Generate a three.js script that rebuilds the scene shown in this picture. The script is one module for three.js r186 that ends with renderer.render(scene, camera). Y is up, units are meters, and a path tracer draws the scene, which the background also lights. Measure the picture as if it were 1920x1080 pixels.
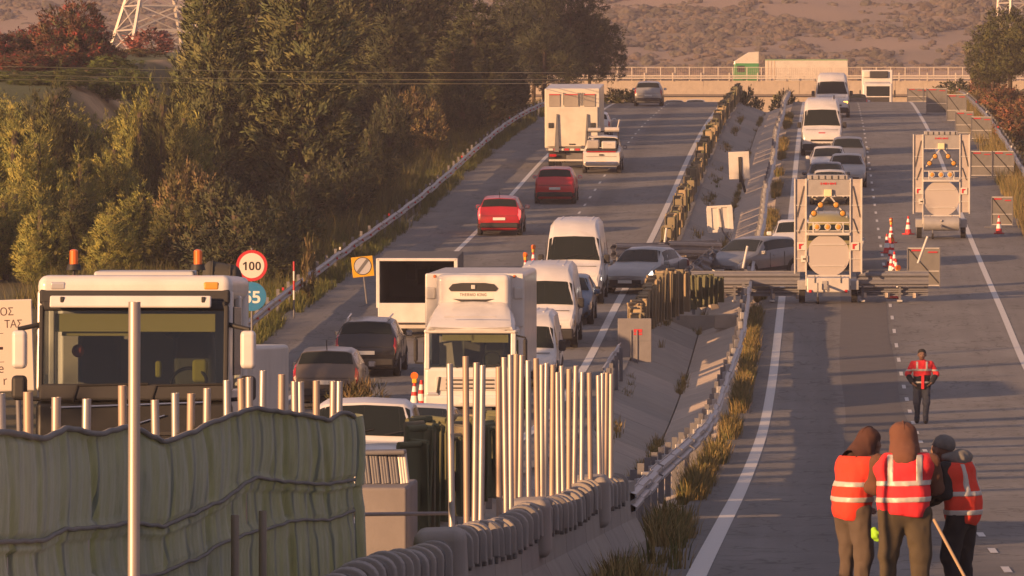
import * as THREE from 'three';
import { mergeGeometries, toCreasedNormals } from 'three/addons/utils/BufferGeometryUtils.js';
import { RoundedBoxGeometry } from 'three/addons/geometries/RoundedBoxGeometry.js';
import { ImprovedNoise } from 'three/addons/math/ImprovedNoise.js';

// ---------------------------------------------------------------- camera, sky, sun, exposure
const scene = new THREE.Scene();
const FOC = 11500, EYE = 7.2, HOR = 300;                 // focal length in photo pixels, eye height, horizon row
const camera = new THREE.PerspectiveCamera(2 * Math.atan(540 / FOC) * 180 / Math.PI, 16 / 9, 1, 9000);
camera.position.set(0, EYE, 0);
camera.rotation.x = -Math.atan((540 - HOR) / FOC);
const renderer = new THREE.WebGLRenderer();
renderer.toneMapping = THREE.LinearToneMapping;
renderer.toneMappingExposure = 1.8;
renderer.shadowMap.enabled = true;

const SUN_EL = 11 * Math.PI / 180, SUN_H = new THREE.Vector2(-0.76, 0.65).normalize();
const sunDir = new THREE.Vector3(SUN_H.x * Math.cos(SUN_EL), Math.sin(SUN_EL), SUN_H.y * Math.cos(SUN_EL));
const sun = new THREE.DirectionalLight(new THREE.Color().setRGB(1, 0.54, 0.245), 5.0);
sun.position.copy(sunDir).multiplyScalar(500); sun.position.z -= 180;
sun.target.position.set(0, 0, -180);
sun.castShadow = true; sun.shadow.mapSize.set(4096, 4096);
Object.assign(sun.shadow.camera, { left: -160, right: 160, top: 60, bottom: -60, near: 10, far: 1200 });
scene.add(sun, sun.target);
{ // low evening sky: mauve zenith, pale peach horizon, warm glow around the sun
  const W = 512, H = 256, a = new Float32Array(W * H * 4), d = new THREE.Vector3();
  for (let j = 0; j < H; j++) for (let i = 0; i < W; i++) {
    const th = ((i + 0.5) / W - 0.5) * 2 * Math.PI, ph = ((j + 0.5) / H - 0.5) * Math.PI;
    d.set(Math.cos(th) * Math.cos(ph), Math.sin(ph), Math.sin(th) * Math.cos(ph));
    const e = Math.max(0, d.y), k = Math.exp(-e * 3.2), c = Math.max(0, d.dot(sunDir));
    const g = Math.pow(c, 4) * 0.30 + Math.pow(c, 24) * 0.5;
    const p = (j * W + i) * 4, s = 0.225;
    a[p] = s * (0.66 + 0.28 * k + g * 1.2); a[p + 1] = s * (0.65 + 0.20 * k + g * 0.75); a[p + 2] = s * (0.84 + 0.20 * k + g * 0.42); a[p + 3] = 1;
  }
  const t = new THREE.DataTexture(a, W, H, THREE.RGBAFormat, THREE.FloatType);
  t.mapping = THREE.EquirectangularReflectionMapping; t.magFilter = t.minFilter = THREE.LinearFilter; t.needsUpdate = true;
  scene.background = t; scene.environment = t;
}
scene.fog = new THREE.FogExp2(new THREE.Color().setRGB(0.64, 0.60, 0.70), 0.00024);

// ---------------------------------------------------------------- helpers
function rng(seed) { let s = seed >>> 0; return () => { s = (s + 0x6D2B79F5) >>> 0; let t = s; t = Math.imul(t ^ (t >>> 15), t | 1); t ^= t + Math.imul(t ^ (t >>> 7), t | 61); return ((t ^ (t >>> 14)) >>> 0) / 4294967296; }; }
const R0 = rng(7);
const perlin = new ImprovedNoise();
const fbm = (x, y, z, o = 4) => { let s = 0, a = 0.5, f = 1; for (let i = 0; i < o; i++) { s += a * perlin.noise(x * f, y * f, z * f); f *= 2.03; a *= 0.5; } return s; };
const lerp = (a, b, t) => a + (b - a) * t, clamp = (x, a = 0, b = 1) => Math.min(b, Math.max(a, x));
const smooth = (a, b, x) => { const t = clamp((x - a) / (b - a)); return t * t * (3 - 2 * t); };
const V = (x, y, z) => new THREE.Vector3(x, y, z);
// the road: drop below the eye along the depth
const PROF = [[-80, 1.6], [0, 3.1], [30, 3.72], [60, 4.55], [75, 4.93], [90, 5.33], [107, 5.78], [127, 6.2], [145, 6.45], [160, 6.4], [178, 6.0], [202, 4.98], [225, 4.05], [250, 2.98], [275, 1.78], [310, 0.0], [350, -1.75], [385, -2.95], [418, -3.9], [440, -4.1], [460, -3.9], [480, -3.3], [520, -2.0], [640, 0.9], [760, 2.4], [900, 2]];
function drop(d) {
  const P = PROF, n = P.length; if (d <= P[0][0]) return P[0][1]; if (d >= P[n - 1][0]) return P[n - 1][1];
  let i = 0; while (d > P[i + 1][0]) i++;
  const m = k => k <= 0 || k >= n - 1 ? 0 : (P[k + 1][1] - P[k - 1][1]) / (P[k + 1][0] - P[k - 1][0]);
  const h = P[i + 1][0] - P[i][0], t = (d - P[i][0]) / h, t2 = t * t, t3 = t2 * t;
  return (2 * t3 - 3 * t2 + 1) * P[i][1] + (t3 - 2 * t2 + t) * h * m(i) + (-2 * t3 + 3 * t2) * P[i + 1][1] + (t3 - t2) * h * m(i + 1);
}
const roadX = d => -1.5 + 0.0512 * d, YAW = -0.0512;
const roadY = d => EYE - drop(d), grade = d => (drop(d - 2) - drop(d + 2)) / 4;
const at = (d, v, h = 0) => V(roadX(d) + v, roadY(d) + h, -d);          // depth, offset from the median edge line, height over the road
const pxX = (px, d) => (px - 960) * d / FOC, pxV = (px, d) => pxX(px, d) - roadX(d), pxY = (py, d) => EYE - (py - HOR) * d / FOC;
// geometry kit: collects pieces, merges them into ONE named mesh with box-projected uv in metres
const _m = new THREE.Matrix4(), _e = new THREE.Euler(), _q = new THREE.Quaternion();
function boxUV(g) {
  const p = g.attributes.position, n = g.attributes.normal, uv = new Float32Array(p.count * 2);
  for (let i = 0; i < p.count; i++) {
    const x = p.getX(i), y = p.getY(i), z = p.getZ(i), ax = Math.abs(n.getX(i)), ay = Math.abs(n.getY(i)), az = Math.abs(n.getZ(i));
    if (ay >= ax && ay >= az) { uv[2 * i] = x; uv[2 * i + 1] = z; } else if (ax >= az) { uv[2 * i] = z; uv[2 * i + 1] = y; } else { uv[2 * i] = x; uv[2 * i + 1] = y; }
  }
  g.setAttribute('uv', new THREE.BufferAttribute(uv, 2)); return g;
}
function clean(g) {
  if (g.index) g = g.toNonIndexed(); else g = g.clone();
  if (!g.attributes.normal) g.computeVertexNormals();
  for (const k of Object.keys(g.attributes)) if (!['position', 'normal', 'uv'].includes(k)) g.deleteAttribute(k);
  return boxUV(g);
}
class Kit {
  constructor() { this.a = []; }
  add(g, x = 0, y = 0, z = 0, rx = 0, ry = 0, rz = 0, sx = 1, sy = 1, sz = 1) {
    g = clean(g); g.applyMatrix4(_m.compose(V(x, y, z), _q.setFromEuler(_e.set(rx, ry, rz)), V(sx, sy, sz))); this.a.push(g); return this;
  }
  box(w, h, d, x, y, z, rx, ry, rz) { return this.add(new THREE.BoxGeometry(w, h, d), x, y, z, rx, ry, rz); }
  rbox(w, h, d, r, x, y, z, rx, ry, rz) { return this.add(new RoundedBoxGeometry(w, h, d, 2, Math.min(r, w * .49, h * .49, d * .49)), x, y, z, rx, ry, rz); }
  cyl(r0, r1, h, x, y, z, rx, ry, rz, n = 14) { return this.add(new THREE.CylinderGeometry(r0, r1, h, n), x, y, z, rx, ry, rz); }
  sph(r, x, y, z, sx = 1, sy = 1, sz = 1, n = 12) { return this.add(new THREE.SphereGeometry(r, n, Math.max(6, n * .7 | 0)), x, y, z, 0, 0, 0, sx, sy, sz); }
  bar(a, b, r, n = 8, r2) {                                              // round bar between two points
    const d = V(0, 0, 0).subVectors(b, a), L = d.length(), g = clean(new THREE.CylinderGeometry(r2 ?? r, r, L, n));
    _q.setFromUnitVectors(V(0, 1, 0), d.normalize()); g.applyMatrix4(_m.compose(V(0, 0, 0).lerpVectors(a, b, .5), _q, V(1, 1, 1))); this.a.push(g); return this;
  }
  beam(a, b, w, h) {                                                     // rectangular bar between two points
    const d = V(0, 0, 0).subVectors(b, a), L = d.length(), g = clean(new THREE.BoxGeometry(w, h, L));
    _m.lookAt(a, b, V(0, 1, 0.001)); _q.setFromRotationMatrix(_m); g.applyMatrix4(_m.compose(V(0, 0, 0).lerpVectors(a, b, .5), _q, V(1, 1, 1))); this.a.push(g); return this;
  }
  tube(pts, r, seg = 24, n = 6) { return this.add(new THREE.TubeGeometry(new THREE.CatmullRomCurve3(pts), seg, r, n)); }
  prism(pts, depth, x = 0, y = 0, z = 0, rx = 0, ry = 0, rz = 0, bev = 0) {  // outline in xy, extruded along z, centred
    const s = new THREE.Shape(pts.map(p => new THREE.Vector2(p[0], p[1])));
    const g = new THREE.ExtrudeGeometry(s, { depth: depth - 2 * bev, bevelEnabled: bev > 0, bevelSize: bev, bevelThickness: bev, bevelSegments: 2, curveSegments: 6 });
    g.translate(0, 0, -depth / 2 + bev); return this.add(g, x, y, z, rx, ry, rz);
  }
  geo() { const g = this.a.length > 1 ? mergeGeometries(this.a) : this.a[0]; return g; }
  build(name, mat, parent = scene) { return mesh(name, this.geo(), mat, parent); }
}
const K = () => new Kit();
const ORD = ['first', 'second', 'third', 'fourth', 'fifth', 'sixth', 'seventh', 'eighth', 'ninth', 'tenth', 'eleventh', 'twelfth', 'thirteenth', 'fourteenth', 'fifteenth', 'sixteenth', 'seventeenth', 'eighteenth', 'nineteenth', 'twentieth', 'twenty-first', 'twenty-second'];
function mesh(name, g, mat, parent = scene) {
  const o = new THREE.Mesh(g, mat); o.name = parent === scene ? numbered(name) : name; o.castShadow = o.receiveShadow = true; parent.add(o); return o;
}
const used = {};
function numbered(n) { if (!(n in used)) { used[n] = 0; return n; } return n + '_' + String(++used[n]).padStart(3, '0'); }
function thing(name, label, category, pos, group) {
  const o = new THREE.Group(); o.name = numbered(name); scene.add(o); if (pos) o.position.copy(pos);
  o.userData = { label, category }; if (group) o.userData.group = group; return o;
}
function copy(src, name, label, pos, group) {
  const o = src.clone(); o.name = numbered(name); scene.add(o); if (pos) o.position.copy(pos);
  o.userData = { ...src.userData, label }; if (group) o.userData.group = group; return o;
}
function tag(o, label, category, group) { o.userData = { label, category }; if (group) o.userData.group = group; return o; }
const struct = o => { o.userData.kind = 'structure'; return o; };
const part = (name, parent) => { const o = new THREE.Group(); o.name = name; parent.add(o); return o; };
// put a vehicle on the road: facing 1 = towards the camera, -1 = away
function onRoad(o, d, v, facing = 1, yaw = 0, h = 0) {
  o.position.copy(at(d, v, h)); o.rotation.order = 'YXZ';
  o.rotation.set(Math.atan(grade(d)) * facing, YAW + (facing < 0 ? Math.PI : 0) + yaw, 0); return o;
}

// ---------------------------------------------------------------- textures and materials
function tex(w, h, fn, rep = 1, srgb = false) {
  const a = new Uint8Array(w * h * 4);
  for (let j = 0; j < h; j++) for (let i = 0; i < w; i++) {
    const c = fn(i / w, j / h), p = (j * w + i) * 4;
    for (let k = 0; k < 3; k++) a[p + k] = 255 * clamp(srgb ? Math.pow(clamp(c[k]), 1 / 2.2) : c[k]); a[p + 3] = 255;
  }
  const t = new THREE.DataTexture(a, w, h); t.wrapS = t.wrapT = THREE.RepeatWrapping; t.magFilter = THREE.LinearFilter; t.minFilter = THREE.LinearMipmapLinearFilter; t.generateMipmaps = true;
  t.repeat.set(1 / rep, 1 / rep); if (srgb) t.colorSpace = THREE.SRGBColorSpace; t.needsUpdate = true; return t;
}
// tileable noise: blends a noise with its shifted copies
const tn = (u, v, f, s, o = 4) => {
  const n = (x, y) => fbm(x * f, y * f, s, o), a = smooth(0, 1, u), b = smooth(0, 1, v);
  return (n(u, v) * (1 - a) + n(u - 1, v) * a) * (1 - b) + (n(u, v - 1) * (1 - a) + n(u - 1, v - 1) * a) * b;
};
const RH = rng(99);
const dirtT = tex(256, 256, (u, v) => { const n = tn(u, v, 5, 3.3, 5), k = 0.90 + 0.28 * n + (RH() - .5) * .03; return [k, k * .985, k * .96]; }, 2.4, true);
const grainB = tex(256, 256, (u, v) => { const k = .5 + .5 * tn(u, v, 12, 8.1, 4) + (RH() - .5) * .25; return [k, k, k]; }, 0.8);
const metalT = tex(256, 256, (u, v) => { const n = tn(u, v, 9, 1.7, 4), m = tn(u, v, 2.2, 5.7, 3); const k = 0.88 + 0.2 * n + .1 * m; return [k, k, k * 1.02]; }, 1.6, true);
const C = (r, g, b) => new THREE.Color().setRGB(r, g, b);
const std = (c, rough = .7, metal = 0, extra = {}) => new THREE.MeshStandardMaterial({ color: C(...c), roughness: rough, metalness: metal, ...extra });
const paint = (c, rough = .35, extra = {}) => new THREE.MeshPhysicalMaterial({ color: C(...c), roughness: rough, metalness: 0, clearcoat: .6, clearcoatRoughness: .15, map: dirtT, ...extra });
const MT = {
  white: paint([.74, .73, .72]), whiteVan: paint([.72, .71, .71]), cream: paint([.70, .66, .58]), red: paint([.42, .012, .02]), redB: paint([.66, .016, .026]), black: paint([.016, .016, .019], .25), darkBlue: paint([.025, .035, .06], .25),
  silver: paint([.36, .37, .38], .3, { metalness: .35 }), grey: paint([.20, .21, .23], .3, { metalness: .3 }), brown: paint([.13, .11, .095], .3, { metalness: .2 }), green: paint([.06, .30, .09]), olive: paint([.36, .31, .10]), blue: paint([.06, .12, .22]),
  glass: new THREE.MeshPhysicalMaterial({ color: C(.016, .020, .017), roughness: .08, metalness: 0, specularIntensity: .5 }),
  pane: new THREE.MeshPhysicalMaterial({ color: C(.62, .66, .62), roughness: .03, transmission: 1, thickness: 0, ior: 1.5 }),
  rubber: std([.016, .016, .017], .9), plastic: std([.022, .022, .024], .6), chassis: std([.03, .03, .032], .75), interior: std([.085, .085, .078], .9),
  rim: std([.42, .42, .43], .4, .7), chrome: std([.7, .7, .72], .2, 1),
  steel: std([.46, .46, .47], .42, .75, { map: metalT, bumpMap: grainB, bumpScale: .001 }), tube: std([.56, .49, .43], .42, .62, { map: metalT }), steelDull: std([.20, .20, .215], .62, .35, { map: metalT }), alu: std([.66, .64, .61], .5, .25, { map: dirtT }),
  plate: std([.72, .72, .68], .5), plateY: std([.66, .46, .08], .5), amber: std([.62, .30, .05], .35),
  orangeLens: new THREE.MeshPhysicalMaterial({ color: C(.75, .16, .02), roughness: .25, clearcoat: .5 }),
  tail: new THREE.MeshPhysicalMaterial({ color: C(.42, .012, .016), roughness: .2, clearcoat: 1 }), tailOn: std([.6, .02, .02], .3, 0, { emissive: C(1, .06, .05), emissiveIntensity: 2.2 }),
  lens: new THREE.MeshPhysicalMaterial({ color: C(.55, .55, .56), roughness: .12, clearcoat: 1, metalness: .3 }), lampOn: std([.9, .9, .88], .3, 0, { emissive: C(1, .86, .68), emissiveIntensity: 7 }), lampDim: std([.9, .9, .88], .3, 0, { emissive: C(1, .85, .66), emissiveIntensity: 2.2 }), indOn: std([.9, .5, .1], .3, 0, { emissive: C(1, .42, .06), emissiveIntensity: 3 }),
  redRefl: std([.5, .02, .025], .35), coneRed: std([.62, .035, .035], .55), coneWhite: std([.78, .77, .75], .5), signWhite: std([.74, .70, .64], .55, 0, { map: dirtT }), signRed: std([.52, .03, .04], .5), signBlue: std([.03, .19, .42], .5), signYellow: std([.78, .44, .02], .5, 0, { map: dirtT }), signBack: std([.42, .41, .40], .55, .3, { map: metalT }), signInk: std([.02, .02, .022], .6),
  wood: std([.36, .26, .16], .8), concrete: std([.34, .315, .29], .92, 0, { map: dirtT, bumpMap: grainB, bumpScale: .004 }), concreteWarm: std([.50, .43, .36], .92, 0, { map: dirtT, bumpMap: grainB, bumpScale: .004 }), concretePale: std([.42, .40, .39], .85, 0, { map: dirtT, bumpMap: grainB, bumpScale: .003 }), tarp: std([.06, .058, .05], .9), curtain: std([.72, .60, .26], .9),
  meshGrey: new THREE.MeshPhysicalMaterial({ color: C(.30, .29, .27), roughness: .7, transmission: .35, thickness: 0, map: metalT }),
};

// ---------------------------------------------------------------- the ground, road, median
const asphaltT = tex(512, 1024, (u, v) => {
  const n = tn(u, v, 6, 2.2, 5), m = tn(u, v, 2, 9.4, 3), st = fbm(u * 26, v * .6 + 3, 1.1, 3) * (1 - smooth(.85, 1, v)) , x = u * 11.6;
  let tr = 0; for (const c of [2.2, 3.9, 5.9, 7.6]) tr += Math.exp(-((x - c) ** 2) / .18);
  const sp = (RH() - .5) * .22, ck = Math.min(Math.abs(fbm(u * 5 + 2, v * 9, 6.1, 4)), Math.abs(fbm(u * 9, v * 5 + 7, 2.6, 4)) * 1.3), k = .178 * (1 + .45 * n + .4 * m + .26 * st + sp) * (1 - .2 * tr) * (ck < .012 && u * (1 - u) * v * (1 - v) > .002 ? .62 : 1);
  return [k * 1.02, k, k * .985];
}, 1, true); asphaltT.repeat.set(1 / 11.6, 1 / 26);
const asphalt = std([1, 1, 1], .88, 0, { map: asphaltT, bumpMap: grainB, bumpScale: .02 });
const asphaltShade = std([.118, .115, .118], .9, 0, { map: dirtT, bumpMap: grainB, bumpScale: .012 });  // dark tone used only for the painted band of shade
const lineT = tex(256, 512, (u, v) => { const n = tn(u, v, 9, 4.2, 5), k = .60 * (1 + .35 * n + (RH() - .5) * .12); return [k, k * .985, k * .96]; }, 1.3, true);
const lineM = std([1, 1, 1], .75, 0, { map: lineT });
// a sheet along the road between offsets va and vb (functions of depth allowed), uv in metres
function strip(name, d0, d1, va, vb, h, mat, step = 4, cols = 1, parent = scene) {
  const A = typeof va === 'function' ? va : () => va, B = typeof vb === 'function' ? vb : () => vb, n = Math.max(1, Math.ceil((d1 - d0) / step)), pos = [], uv = [], idx = [];
  for (let i = 0; i <= n; i++) { const d = lerp(d0, d1, i / n); for (let j = 0; j <= cols; j++) { const v = lerp(A(d), B(d), j / cols), p = at(d, v, h); pos.push(p.x, p.y, p.z); uv.push(v + 16, d); } }
  for (let i = 0; i < n; i++) for (let j = 0; j < cols; j++) { const a = i * (cols + 1) + j, b = a + cols + 1; idx.push(a, a + 1, b, a + 1, b + 1, b); }
  const g = new THREE.BufferGeometry(); g.setAttribute('position', new THREE.Float32BufferAttribute(pos, 3)); g.setAttribute('uv', new THREE.Float32BufferAttribute(uv, 2)); g.setIndex(idx); g.computeVertexNormals();
  return mesh(name, g, mat, parent);
}
struct(strip('road', -60, 690, -16.2, -4.3, 0, asphalt)); struct(strip('road', -60, 690, -0.75, 10.5, 0, asphalt));
struct(strip('shade_strip', 96, 212, d => 1.95 + .05 * Math.sin(d * .13), d => 3.5 + .04 * Math.sin(d * .21 + 2), .004, asphaltShade, 2));  // dark strip of colour standing in for a lengthwise band of shade
for (const [a, b, w] of [[-12.8, -12.8, .2], [-5.5, -5.5, .24], [0, 0, .24], [7.3, 7.3, .2]]) struct(strip('edge_line', -50, 660, a - w / 2, b + w / 2, .009, lineM, 3));
for (const v of [-9.15, 3.65]) {                         // broken lane lines
  const gs = []; for (let d = 6; d < 470; d += 6) { const o = strip('lane_dash', d, d + 1.7, v - .05, v + .05, .0085, lineM, 2, 1, new THREE.Group()); gs.push(o.geometry.toNonIndexed()); }
  const o = mesh('lane_dashes', mergeGeometries(gs), lineM); struct(o);
}
// terrain height over the road at depth d and offset v
function bank(d, v) {
  let h = 0;
  if (v > -17 && v < 11) h = (v > -4.6 && v < -.5) ? -1.6 : -.25;
  else if (v <= -17) { h = -.12 - .25 * smooth(-17, -20, v) * -1 * 0; const lo = smooth(-27.5, -33, v) * smooth(238, 280, d); h += lo * lerp(5.0, 3.5, smooth(300, 410, d)) + smooth(-33, -90, v) * .6 + .12 * fbm(d * .1, v * .15, 4, 3); }
  else { h = -.12 + smooth(12, 24, v) * (1.5 + 3.5 * smooth(180, 330, d)) + .1 * fbm(d * .1, v * .2, 7, 3); }
  if (d > 560) h = lerp(h, Math.max(h, v < -20 || v > 16 ? 6 : h), smooth(560, 625, d));
  return h;
}
const hillBlend = d => smooth(720, 950, d);
function terrainY(x, d) { const v = x - roadX(d); return lerp(roadY(d) + bank(d, v), EYE + lerp(0, 5, smooth(720, 950, d)), hillBlend(d)); }
const soilT = tex(256, 256, (u, v) => { const n = tn(u, v, 6, 6.6, 5), k = 1 + .6 * n + (RH() - .5) * .3; return [.16 * k, .125 * k, .075 * k]; }, 5, true);
const soil = std([1, 1, 1], 1, 0, { map: soilT, bumpMap: grainB, bumpScale: .01 });
{
  const ds = [], vs = []; for (let d = -70; d < 560; d += 4) ds.push(d); for (let d = 560; d <= 1000; d += 12) ds.push(d);
  for (let v = -420; v < -90; v += 30) vs.push(v); for (let v = -90; v < -36; v += 6) vs.push(v); for (let v = -36; v < -17.2; v += 1) vs.push(v);
  vs.push(-17.1, -16.95, -16.2, -10, -4.7, -4.5, -.6, -.4, 5, 10.4, 10.95, 11.1, 12); for (let v = 13; v < 30; v += 1.5) vs.push(v); for (let v = 30; v <= 420; v += 30) vs.push(v);
  const pos = [], uv = [], col = [], idx = [], nv = vs.length;
  for (const d of ds) for (const v of vs) {
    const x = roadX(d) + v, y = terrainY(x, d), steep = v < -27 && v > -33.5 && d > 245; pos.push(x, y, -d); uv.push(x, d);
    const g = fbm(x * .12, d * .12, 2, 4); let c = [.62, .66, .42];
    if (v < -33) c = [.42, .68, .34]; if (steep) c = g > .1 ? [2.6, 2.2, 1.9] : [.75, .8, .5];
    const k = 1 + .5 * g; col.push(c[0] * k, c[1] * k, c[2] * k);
  }
  for (let i = 0; i < ds.length - 1; i++) for (let j = 0; j < nv - 1; j++) { const a = i * nv + j, b = a + nv; idx.push(a, a + 1, b, a + 1, b + 1, b); }
  const g = new THREE.BufferGeometry(); g.setAttribute('position', new THREE.Float32BufferAttribute(pos, 3)); g.setAttribute('uv', new THREE.Float32BufferAttribute(uv, 2)); g.setAttribute('color', new THREE.Float32BufferAttribute(col, 3)); g.setIndex(idx); g.computeVertexNormals();
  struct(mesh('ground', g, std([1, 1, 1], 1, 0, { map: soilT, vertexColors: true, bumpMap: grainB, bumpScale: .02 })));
}
// far hillside: ridges and gullies, dotted with scrub
const hillRel = (x, d) => {
  const base = d < 1100 ? lerp(2, 14, smooth(900, 1100, d)) : 14 + (d - 1100) * .088 + smooth(1500, 2400, d) * 40;
  const n = fbm(x * .006, d * .0035, 11, 5), w = smooth(950, 1250, d);
  return base + w * (16 * n + 5 * fbm(x * .03, d * .02, 5, 4) + 4 * Math.sin(x * .012 + 1));
};
{
  const NX = 170, ND = 150, pos = [], uv = [], col = [], idx = [];
  for (let i = 0; i <= ND; i++) for (let j = 0; j <= NX; j++) {
    const d = 930 + 1900 * Math.pow(i / ND, 1.25), x = lerp(-520, 620, j / NX); pos.push(x, EYE + hillRel(x, d), -d); uv.push(x, d);
    const g = fbm(x * .02, d * .014, 3, 5), k = smooth(-.22, .2, g); col.push(lerp(.17, .31, k), lerp(.14, .225, k), lerp(.105, .165, k));
  }
  for (let i = 0; i < ND; i++) for (let j = 0; j < NX; j++) { const a = i * (NX + 1) + j, b = a + NX + 1; idx.push(a, a + 1, b, a + 1, b + 1, b); }
  const g = new THREE.BufferGeometry(); g.setAttribute('position', new THREE.Float32BufferAttribute(pos, 3)); g.setAttribute('uv', new THREE.Float32BufferAttribute(uv, 2)); g.setAttribute('color', new THREE.Float32BufferAttribute(col, 3)); g.setIndex(idx); g.computeVertexNormals();
  struct(mesh('hillside', g, std([1, 1, 1], 1, 0, { vertexColors: true, map: dirtT })));
  const r = rng(31), bushG = new THREE.IcosahedronGeometry(1, 2); { const p = bushG.attributes.position; for (let i = 0; i < p.count; i++) { const q = V(p.getX(i), p.getY(i), p.getZ(i)), k = 1 + .7 * fbm(q.x * 2.1, q.y * 2.1, q.z * 2.1, 3); p.setXYZ(i, q.x * k, q.y * k * .8 + .25, q.z * k); } bushG.computeVertexNormals(); }
  const N = 60000, im = new THREE.InstancedMesh(bushG, std([1, 1, 1], 1), N); let n = 0; const c = new THREE.Color();
  while (n < N) {
    const d = 1000 + 1050 * Math.pow(r(), .8), x = (r() - .5) * .21 * d; if (fbm(x * .02, d * .014, 3, 5) + fbm(x * .06, d * .05, 21, 2) * .6 > .14 - .3 * r()) continue;
    const s = .45 + 1.0 * r() * r(); im.setMatrixAt(n, _m.compose(V(x, EYE + hillRel(x, d), -d), _q.setFromEuler(_e.set(0, r() * 6, 0)), V(s, s * (.55 + .5 * r()), s)));
    const k = .6 + .6 * r(), w = r(); im.setColorAt(n++, c.setRGB((.085 + .05 * w) * k, (.078 + .02 * w) * k, (.052 + .018 * w) * k));
  }
  im.name = 'hillside_scrub'; im.userData = { label: 'dry scrub scattered over the hazy far hillside', category: 'scrub', kind: 'stuff' }; scene.add(im);
}
// concrete lined drain in the median: a slab each side per bay
{
  const ditch = new THREE.Group(); ditch.name = 'concrete_drain'; ditch.userData.kind = 'structure'; scene.add(ditch);
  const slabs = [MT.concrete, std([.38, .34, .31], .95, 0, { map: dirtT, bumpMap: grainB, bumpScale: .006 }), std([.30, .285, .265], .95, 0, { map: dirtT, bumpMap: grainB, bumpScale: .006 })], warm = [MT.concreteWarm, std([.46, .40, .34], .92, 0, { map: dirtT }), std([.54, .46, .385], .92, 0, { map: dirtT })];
  const bay = (d0, d1, v0, h0, v1, h1, mat) => {
    const pos = [], idx = [], q = []; for (const [d, v, h] of [[d0, v0, h0], [d0, v1, h1], [d1, v1, h1], [d1, v0, h0]]) { const p = at(d, v, h); q.push(p); } for (const p of [...q, ...q.map(p => p.clone().setY(p.y - .12))]) pos.push(p.x, p.y, p.z);
    for (const f of [[0, 1, 2, 3], [4, 7, 6, 5], [0, 4, 5, 1], [1, 5, 6, 2], [2, 6, 7, 3], [3, 7, 4, 0]]) idx.push(f[0], f[1], f[2], f[0], f[2], f[3]);
    let g = new THREE.BufferGeometry(); g.setAttribute('position', new THREE.Float32BufferAttribute(pos, 3)); g.setIndex(idx); g = g.toNonIndexed(); g.computeVertexNormals(); mesh('slab', boxUV(g), mat, ditch);
  };
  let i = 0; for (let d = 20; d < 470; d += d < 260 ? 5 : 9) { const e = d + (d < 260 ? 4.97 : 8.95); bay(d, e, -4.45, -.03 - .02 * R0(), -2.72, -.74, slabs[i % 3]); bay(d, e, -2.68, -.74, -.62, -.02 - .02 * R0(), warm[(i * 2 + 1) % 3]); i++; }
}

// ---------------------------------------------------------------- vegetation
const leafMat = (extra = {}) => new THREE.MeshStandardMaterial({ color: 0xffffff, vertexColors: true, roughness: .95, side: THREE.DoubleSide, ...extra });
const LEAF = leafMat(), GRASS = leafMat();
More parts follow.
